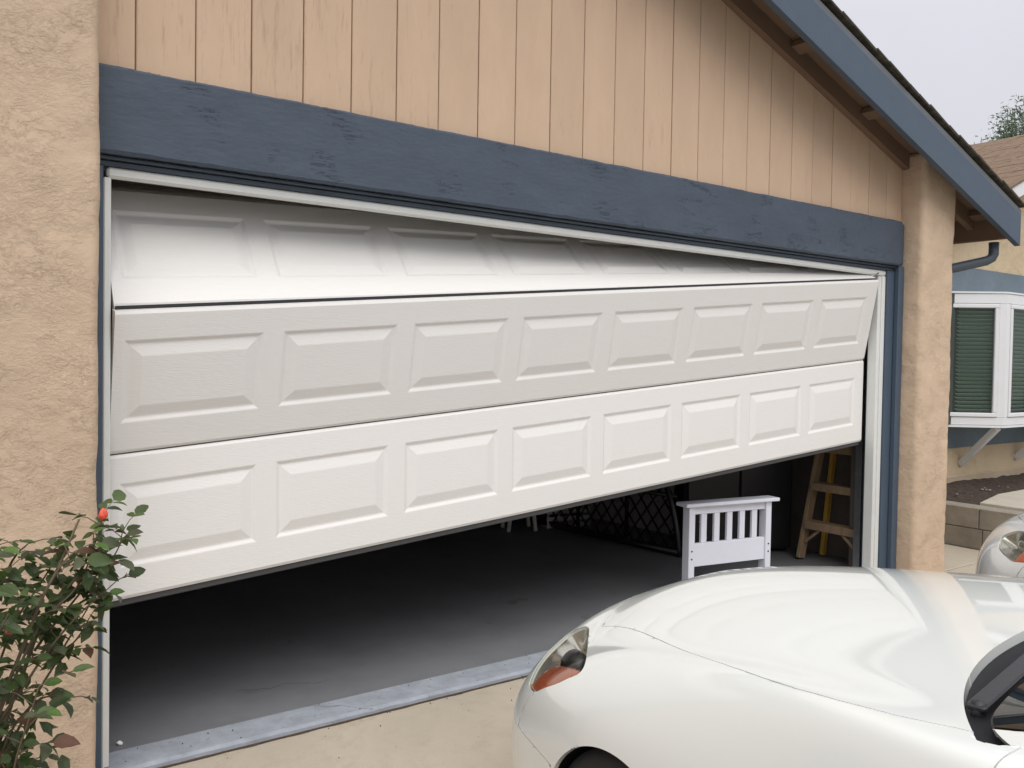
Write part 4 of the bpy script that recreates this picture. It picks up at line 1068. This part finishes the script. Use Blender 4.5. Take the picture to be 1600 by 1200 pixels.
HL = sdf_poly(smooth_poly([(0.561, 0.664), (0.636, 0.554), (0.719, 0.432), (0.796, 0.319), (0.821, 0.302), (0.829, 0.333), (0.84, 0.376), (0.84, 0.44), (0.84, 0.49), (0.812, 0.568), (0.786, 0.6), (0.739, 0.651), (0.672, 0.708), (0.632, 0.717), (0.585, 0.738), (0.572, 0.704)], 2))
AMB_Y, AMB_X = [0.306, 0.394, 0.485, 0.546, 0.556, 0.564], [0.813, 0.791, 0.765, 0.759, 0.778, 0.802]
def g_hood_side(v): return abs(v.co.x) - interp(v.co.y, SEAM_Y, SEAM_X)
def g_cowl_side(v): return abs(v.co.x) - interp(v.co.y, [-.80, -.745, -.728, -.705, -.675, -.645, -.62], [.55, .70, .765, .792, .797, .785, .765])
def g_hood_front(v): return v.co.y - (.885 - .92*v.co.x**2)
def g_hood_rear(v): return float(REAR_(abs(v.co.x))) - v.co.y
def g_arch(v, y0): return math.hypot(v.co.y-y0, v.co.z-.300) - .335
def g_door1(v): return v.co.y + .745 - 0.06*(v.co.z-.6)
def g_door2(v): return v.co.y + 2.02
def g_bump(v):
    return -BUMP(v.co.y, v.co.z)
def g_hl(v): return HL(abs(v.co.x), v.co.y) if abs(v.co.y-.55) < .35 and v.co.z > .45 else .2
def g_sill(v): return v.co.z-.235
def g_tail(v): return v.co.y + 3.18 + 0.0*v.co.z
def g_trunk(v): return max(abs(v.co.x)-.66, v.co.y+2.95+0.25*0, .80-v.co.z)
def g_rl(v): return max(abs(v.co.z-.80)-.075, v.co.y+3.28, .38-abs(v.co.x))
def piece(bm, faces, name, m, parent, gap=0.0015, depth=0.012, push=0.0, M=None, label=None, smooth=True):
    nb = bmesh.new(); vm_ = {}
    for f in faces:
        vv = []
        for v in f.verts:
            if v not in vm_: vm_[v] = nb.verts.new(v.co)
            vv.append(vm_[v])
        try: nb.faces.new(vv)
        except ValueError: pass
    nb.normal_update()
    if push:
        nn = {v: v.normal.copy() for v in nb.verts}
        for v in nb.verts: v.co -= nn[v]*push
    if gap:
        be = [e_ for e_ in nb.edges if e_.is_boundary]; mv = {}
        for e_ in be:
            f = e_.link_faces[0]; c = f.calc_center_median(); mid = (e_.verts[0].co+e_.verts[1].co)/2
            t = (e_.verts[1].co-e_.verts[0].co)
            if t.length < 1e-9: continue
            inn = f.normal.cross(t.normalized()); 
            if inn.dot(c-mid) < 0: inn = -inn
            for v in e_.verts: mv.setdefault(v, Vector()); mv[v] += inn*t.length
        nrm = {v: v.normal.copy() for v in mv}
        for v, d in mv.items():
            if d.length > 1e-9: v.co += d.normalized()*gap
        r = bmesh.ops.extrude_edge_only(nb, edges=be)
        nv = [x for x in r['geom'] if isinstance(x, bmesh.types.BMVert)]
        kd = {}
        for v in nv:
            for e_ in v.link_edges:
                o_ = e_.other_vert(v)
                if o_ in nrm: v.co = o_.co - nrm[o_]*depth; break
        # crisp turned-down edge: split the rim
        for e_ in be:
            if e_.is_valid: e_.smooth = False
    return obj(name, nb, m, parent, smooth=smooth, label=label)
_parts_cache = {}
def make_car(origin, yaw, paint, label, name='parked_car', group=None):
    E_ = empty(name, origin, -yaw, label=label, cat='car', group=group)
    if 'car' in _parts_cache:
        src = _parts_cache['car']
        def cp(o, par):
            c = o.copy(); C.objects.link(c); c.parent = par; c.matrix_parent_inverse = o.matrix_parent_inverse.copy()
            if c.data and c.data.materials and c.data.materials[0] == CARW:
                c.data = o.data.copy(); c.data.materials[0] = paint
            for ch in o.children: cp(ch, c)
        for ch in list(src.children): cp(ch, E_)
        return E_
    _parts_cache['car'] = E_
    S, s, t = bspline(RIBS, 17*20+1, 8*24+1); S = refine_top(S, t)
    bm, ls, lt = grid_mesh(S, s, t)
    bmesh.ops.recalc_face_normals(bm, faces=bm.faces)
    for fn in (g_hood_side, lambda v: g_cowl_side(v) if -1.0 < v.co.y < -.5 else 1.0, g_hood_front, g_hood_rear, lambda v: g_arch(v, .03), lambda v: g_arch(v, -2.66), g_door1, g_door2, g_bump, g_sill, g_tail, g_hl, g_trunk, g_rl):
        cut(bm, fn)
    bmesh.ops.remove_doubles(bm, verts=bm.verts, dist=0.0005)
    bmesh.ops.triangulate(bm, faces=[f for f in bm.faces if len(f.verts) > 4])
    bm.normal_update()
    class _V: pass
    G_ = {k: [] for k in ('hood', 'cowl', 'bumper', 'hlL', 'hlR', 'fenL', 'fenR', 'doorL', 'doorR', 'body', 'rear', 'sill', 'rlL', 'rlR', 'trunk')}
    for f in bm.faces:
        c = _V(); c.co = f.calc_center_median(); x = c.co.x; sd_ = 'L' if x < 0 else 'R'
        if (g_arch(c, .03) < 0 or g_arch(c, -2.66) < 0) and abs(x) > .5 and c.co.z < .78: continue
        if g_hl(c) < 0: G_['hl'+sd_].append(f); continue
        if g_hood_side(c) < 0 and g_hood_front(c) < 0 and g_hood_rear(c) < 0 and c.co.z > .6 and c.co.y > -1: G_['hood'].append(f); continue
        if g_cowl_side(c) < 0 and g_hood_rear(c) > 0 and c.co.z > .9 and c.co.y > -1.0: G_['cowl'].append(f); continue
        if c.co.y > 0 and (g_bump(c) > 0 or g_hood_front(c) > 0 and abs(x) < .6): G_['bumper'].append(f); continue
        if g_sill(c) < 0: G_['sill'].append(f); continue
        if g_rl(c) < 0: G_['rl'+sd_].append(f); continue
        if g_trunk(c) < 0: G_['trunk'].append(f); continue
        if g_tail(c) < 0: G_['rear'].append(f); continue
        if g_door1(c) < 0 and g_door2(c) > 0 and abs(x) > .7 and c.co.z < .93: G_['door'+sd_].append(f); continue
        if c.co.y > -1.0 and g_door1(c) > 0: G_['fen'+sd_].append(f); continue
        G_['body'].append(f)
    body = piece(bm, G_['body'], 'body', CARW, E_)
    hood = piece(bm, G_['hood'], 'hood', CARW, E_, gap=0.0008, depth=0.02)
    cowl = piece(bm, G_['cowl'], 'cowl', COWLM, E_, gap=0, push=0.018)
    piece(bm, G_['bumper'], 'bumper', CARW, E_, label='front bumper')
    piece(bm, G_['rear'], 'bumper', CARW, E_, label='rear bumper')
    piece(bm, G_['sill'], 'sill', CARW, E_)
    piece(bm, G_['trunk'], 'trunk_lid', CARW, E_)
    for sd_ in 'LR':
        piece(bm, G_['fen'+sd_], 'fender', CARW, E_)
        d_ = piece(bm, G_['door'+sd_], 'door', CARW, E_)
        sg = -1 if sd_ == 'L' else 1
        bar('handle', (sg*.905, -1.85, .78), (sg*.905, -1.68, .78), 0.025, 0.025, CARW, d_, bev=.006)
        piece(bm, G_['rl'+sd_], 'tail_light', REDL, E_)
        # headlight: clear lens, and under it a bowl with an amber corner and a projector
        hl = piece(bm, G_['hl'+sd_], 'headlight', LENS, E_, gap=0.003, depth=0.004)
        gl = lambda c: (abs(c.x)-.60)*0.62 - (c.y-.36)*0.0 - 0.0
        amb, bowl = [], []
        hb = bmesh.new(); vmap = {}
        for f in G_['hl'+sd_]:
            vv = []
            for v in f.verts:
                if v not in vmap: vmap[v] = hb.verts.new(v.co); 
                vv.append(vmap[v])
            try: hb.faces.new(vv)
            except ValueError: pass
        hb.normal_update()
        zam = lambda v: interp(v.co.y, AMB_Y, AMB_X) - abs(v.co.x)
        cut(hb, zam); hb.normal_update()
        fa = []; fb = []
        for f in hb.faces:
            c = _V(); c.co = f.calc_center_median()
            (fa if zam(c) < 0 else fb).append(f)
        if fa: piece(hb, fa, 'amber_reflector', AMBER, hl, gap=0.004, depth=0.01, push=0.006)
        # bowl surface: sinks towards its middle
        nb = bmesh.new(); vm2 = {}
        for f in hb.faces:
            vv = []
            for v in f.verts:
                if v not in vm2:
                    d0 = max(0, -HL(abs(v.co.x), v.co.y)); vm2[v] = nb.verts.new(v.co - v.normal*min(.07, .010+1.6*d0))
                vv.append(vm2[v])
            try: nb.faces.new(vv)
            except ValueError: pass
        obj('lamp_bowl', nb, CHROME, hl, smooth=True)
        piece(hb, [f for f in hb.faces], 'lamp_seal', BLACKP, hl, gap=0.0, push=0.085)
        pc = Vector((sg*.715, .505, .655))
        bmx = bmesh.new(); add_tube(bmx, [pc+Vector((0, -.06, 0)), pc+Vector((0, .0, 0)), pc+Vector((0, .015, .0))], [.034, .038, .026], 20)
        obj('projector', bmx, BLACKM, hl, smooth=True, recalc=True)
        hb.free()
    # inner dark shell
    sh = bmesh.new(); 
    S2, s2, t2 = bspline(RIBS, 70, 30); S2 = refine_top(S2, t2)
    b2, _, _ = grid_mesh(S2, s2, t2); bmesh.ops.recalc_face_normals(b2, faces=b2.faces); b2.normal_update()
    nn = {v: v.normal.copy() for v in b2.verts}
    for v in b2.verts: v.co -= nn[v]*0.028
    bmesh.ops.delete(b2, geom=[f for f in b2.faces if ((lambda c: (math.hypot(c.y-.03, c.z-.30) < .39 or math.hypot(c.y+2.66, c.z-.30) < .39) and abs(c.x) > .5)(f.calc_center_median())) or (f.calc_center_median().z > .9 and -3.0 < f.calc_center_median().y < -.62)
        or (abs(abs(f.calc_center_median().x)-.71) < .16 and abs(f.calc_center_median().y-.56) < .24 and f.calc_center_median().z > .5)], context='FACES')
    obj('inner_shell', b2, SHELLM, E_, smooth=True); sh.free()
    add = bmesh.new(); add_box(add, (-.55, -3.40, .19), (.55, .55, .22), 0.01)
    for y0 in (.03, -2.66):
        for sg in (-1, 1):
            ring = []
            for k in range(25):
                a = math.pi*(k/24*1.16-0.08); ring.append((y0+.355*math.cos(a), .30+.355*math.sin(a)))
            for k in range(24):
                (ya, za), (yb, zb_) = ring[k], ring[k+1]
                q = [add.verts.new(p) for p in ((sg*.875, ya, za), (sg*.875, yb, zb_), (sg*.58, yb, zb_), (sg*.58, ya, za))]; add.faces.new(q)
            q = [add.verts.new((sg*.58, y, z)) for y, z in ring]; add.faces.new(q)
    obj('underbody', add, SHELLM, E_)
    # cabin
    Sg, s, t = bspline(CAB, 9*14+1, 4*16+1)
    cb, ls, lt = grid_mesh(Sg, s, t); bmesh.ops.recalc_face_normals(cb, faces=cb.faces)
    WS = sdf_poly(smooth_poly([(-1, -.5), (2.3, -.5), (2.75, .15), (2.62, 2.6), (2.0, 3.1), (-1, 3.15)], 2))
    SW_ = sdf_poly(smooth_poly([(3.25, .25), (3.2, 1.6), (3.5, 2.2), (5.0, 2.45), (6.4, 2.2), (6.75, 1.3), (6.5, .35)], 2))
    RW_ = sdf_poly(smooth_poly([(7.35, .3), (7.4, 2.6), (7.8, 3.1), (10, 3.1), (10, .2)], 2))
    gg = [lambda v: WS(v[ls], v[lt]), lambda v: SW_(v[ls], v[lt]), lambda v: RW_(v[ls], v[lt])]
    for g in gg: cut(cb, g)
    # new vertices interpolate s and t through edge_split; classify by centre
    cb.normal_update(); cl = {k: [] for k in ('ws', 'swL', 'swR', 'rw', 'roof')}
    for f in cb.faces:
        sc_ = sum(v[ls] for v in f.verts)/len(f.verts); tt = sum(v[lt] for v in f.verts)/len(f.verts); x = f.calc_center_median().x
        if WS(sc_, tt) < 0: cl['ws'].append(f)
        elif SW_(sc_, tt) < 0: cl['sw'+('L' if x < 0 else 'R')].append(f)
        elif RW_(sc_, tt) < 0: cl['rw'].append(f)
        else: cl['roof'].append(f)
    piece(cb, cl['roof'], 'roof', CARW, E_)
    piece(cb, cl['ws'], 'windscreen', CGLASS, E_, gap=0.004, depth=.004)
    piece(cb, cl['swL'], 'side_window', CGLASS, E_, gap=0.003, depth=.004); piece(cb, cl['swR'], 'side_window', CGLASS, E_, gap=0.003, depth=.004)
    piece(cb, cl['rw'], 'rear_window', CGLASS, E_, gap=0.003, depth=.004)
    # black band round the glass
    bb = bmesh.new(); vmap = {}
    for f in cl['ws']:
        sc_ = sum(v[ls] for v in f.verts)/len(f.verts); tt = sum(v[lt] for v in f.verts)/len(f.verts)
        if WS(sc_, tt) > -0.16 or tt < 0.22:
            vv = []
            for v in f.verts:
                if v not in vmap: vmap[v] = bb.verts.new(v.co - v.normal*0.003)
                vv.append(vmap[v])
            bb.faces.new(vv)
    obj('windscreen_seal', bb, BLACKP, E_)
    cb.free(); bm.free()
    # wiper, dash, seats, mirrors, wheels
    wip = empty('wiper', (0, 0, 0)); wip.parent = E_
    bar('wiper_arm', (-.676, -.588, .931), (-.26, -.492, .978), 0.030, 0.010, BLACKP, wip, bev=.003)
    bar('wiper_blade', (-.42, -.560, .985), (.25, -.540, 1.000), 0.012, 0.018, BLACKM, wip)
    tube('pivot', [(-.664, -.586, .905), (-.664, -.586, .9385)], .011, BLACKP, wip, seg=18)
    wip = empty('wiper', (0, 0, 0)); wip.parent = E_
    bar('wiper_arm', (.10, -.485, .962), (.50, -.535, .990), 0.030, 0.010, BLACKP, wip, bev=.003)
    bar('wiper_blade', (.22, -.560, .995), (.62, -.640, .990), 0.012, 0.018, BLACKM, wip)
    box('dashboard', (-.70, -1.30, .70), (.70, -.78, .93), SEATM, E_, bev=.05)
    box('cabin_floor', (-.80, -2.9, .25), (.80, -.8, .28), SHELLM, E_, bev=0)
    for x in (-.37, .37):
        for y in (-1.95, -2.6):
            st = empty('seat', (x, y, 0)); st.parent = E_
            box('cushion', (-.25, -.02, .38), (.25, .48, .55), SEATM, st, bev=.04)
            bar('backrest', (0, 0, .55), (0, -.15, 1.15), .46, .12, SEATM, st, up=(0, 1, 0), bev=.04)
            box('headrest', (-.13, -.22, 1.14), (.13, -.12, 1.28), SEATM, st, bev=.03)
    bmx = bmesh.new(); ct = Vector((-.37, -1.42, .86))
    add_tube(bmx, [ct+Vector((.18*math.cos(2*math.pi*k/24), -.05*math.sin(2*math.pi*k/24), .17*math.sin(2*math.pi*k/24))) for k in range(25)], .014, 8, cap=False)
    obj('steering_wheel', bmx, BLACKP, E_, smooth=True, recalc=True)
    for sg in (-1, 1):
        mr_ = box('mirror', (-.10, -.05, -.065), (.10, .05, .065), CARW, E_, bev=.035)
        mr_.location = (sg*.98, -1.08, 1.02)
        bar('mirror_arm', (sg*.86, -1.08, .96), (sg*.93, -1.08, .98), .05, .04, BLACKP, E_)
    for y0 in (.03, -2.66):
        for sg in (-1, 1):
            wh = empty('wheel', (sg*.765, y0, .300 if y0 > 0 else .282)); wh.parent = E_
            bmx = bmesh.new(); prof = [(.10, .215), (.105, .26), (.108, .30), (.095, .325), (.06, .332), (-.06, .332), (-.095, .325), (-.108, .30), (-.105, .26), (-.10, .215)]
            seg = 48; rings = [[bmx.verts.new((px, pr*math.cos(2*math.pi*k/seg), pr*math.sin(2*math.pi*k/seg))) for k in range(seg)] for px, pr in prof]
            for a in range(len(prof)-1):
                for k in range(seg): bmx.faces.new((rings[a][k], rings[a][(k+1) % seg], rings[a+1][(k+1) % seg], rings[a+1][k]))
            obj('tyre', bmx, TYRE, wh, smooth=True, recalc=True)
            bmx = bmesh.new(); prof = [(.10, .218), (.09, .205), (.02, .20), (-.09, .205), (-.10, .218)]
            rings = [[bmx.verts.new((px, pr*math.cos(2*math.pi*k/seg), pr*math.sin(2*math.pi*k/seg))) for k in range(seg)] for px, pr in prof]
            for a in range(len(prof)-1):
                for k in range(seg): bmx.faces.new((rings[a][k], rings[a][(k+1) % seg], rings[a+1][(k+1) % seg], rings[a+1][k]))
            for k in range(5):
                a = 2*math.pi*k/5
                for da in (-.13, .13):
                    add_bar(bmx, (sg*.085, .03*math.cos(a), .03*math.sin(a)), (sg*.075, .205*math.cos(a+da), .205*math.sin(a+da)), .022, .03, up=(1, 0, 0), bev=.003)
            add_tube(bmx, [(sg*.06, 0, 0), (sg*.098, 0, 0)], .045, 20)
            obj('rim', bmx, RIM, wh, recalc=True)
    # licence-plate recess and grille on the nose, facing the garage
    box('grille', (-.32, .962, .36), (.32, .985, .46), BLACKP, E_, bev=.008)
    return E_
car1 = make_car((1.50, -2.10, 0.0), R(8), CARW, 'glossy white coupe parked nose-in on the driveway filling the lower right of the photo', name='parked_car', group='cars parked on the driveway')
car2 = make_car((4.25, -2.05, -0.0), R(3), CARS, 'silver car parked on the far side of the white coupe, only its front corner showing', name='parked_car', group='cars parked on the driveway')
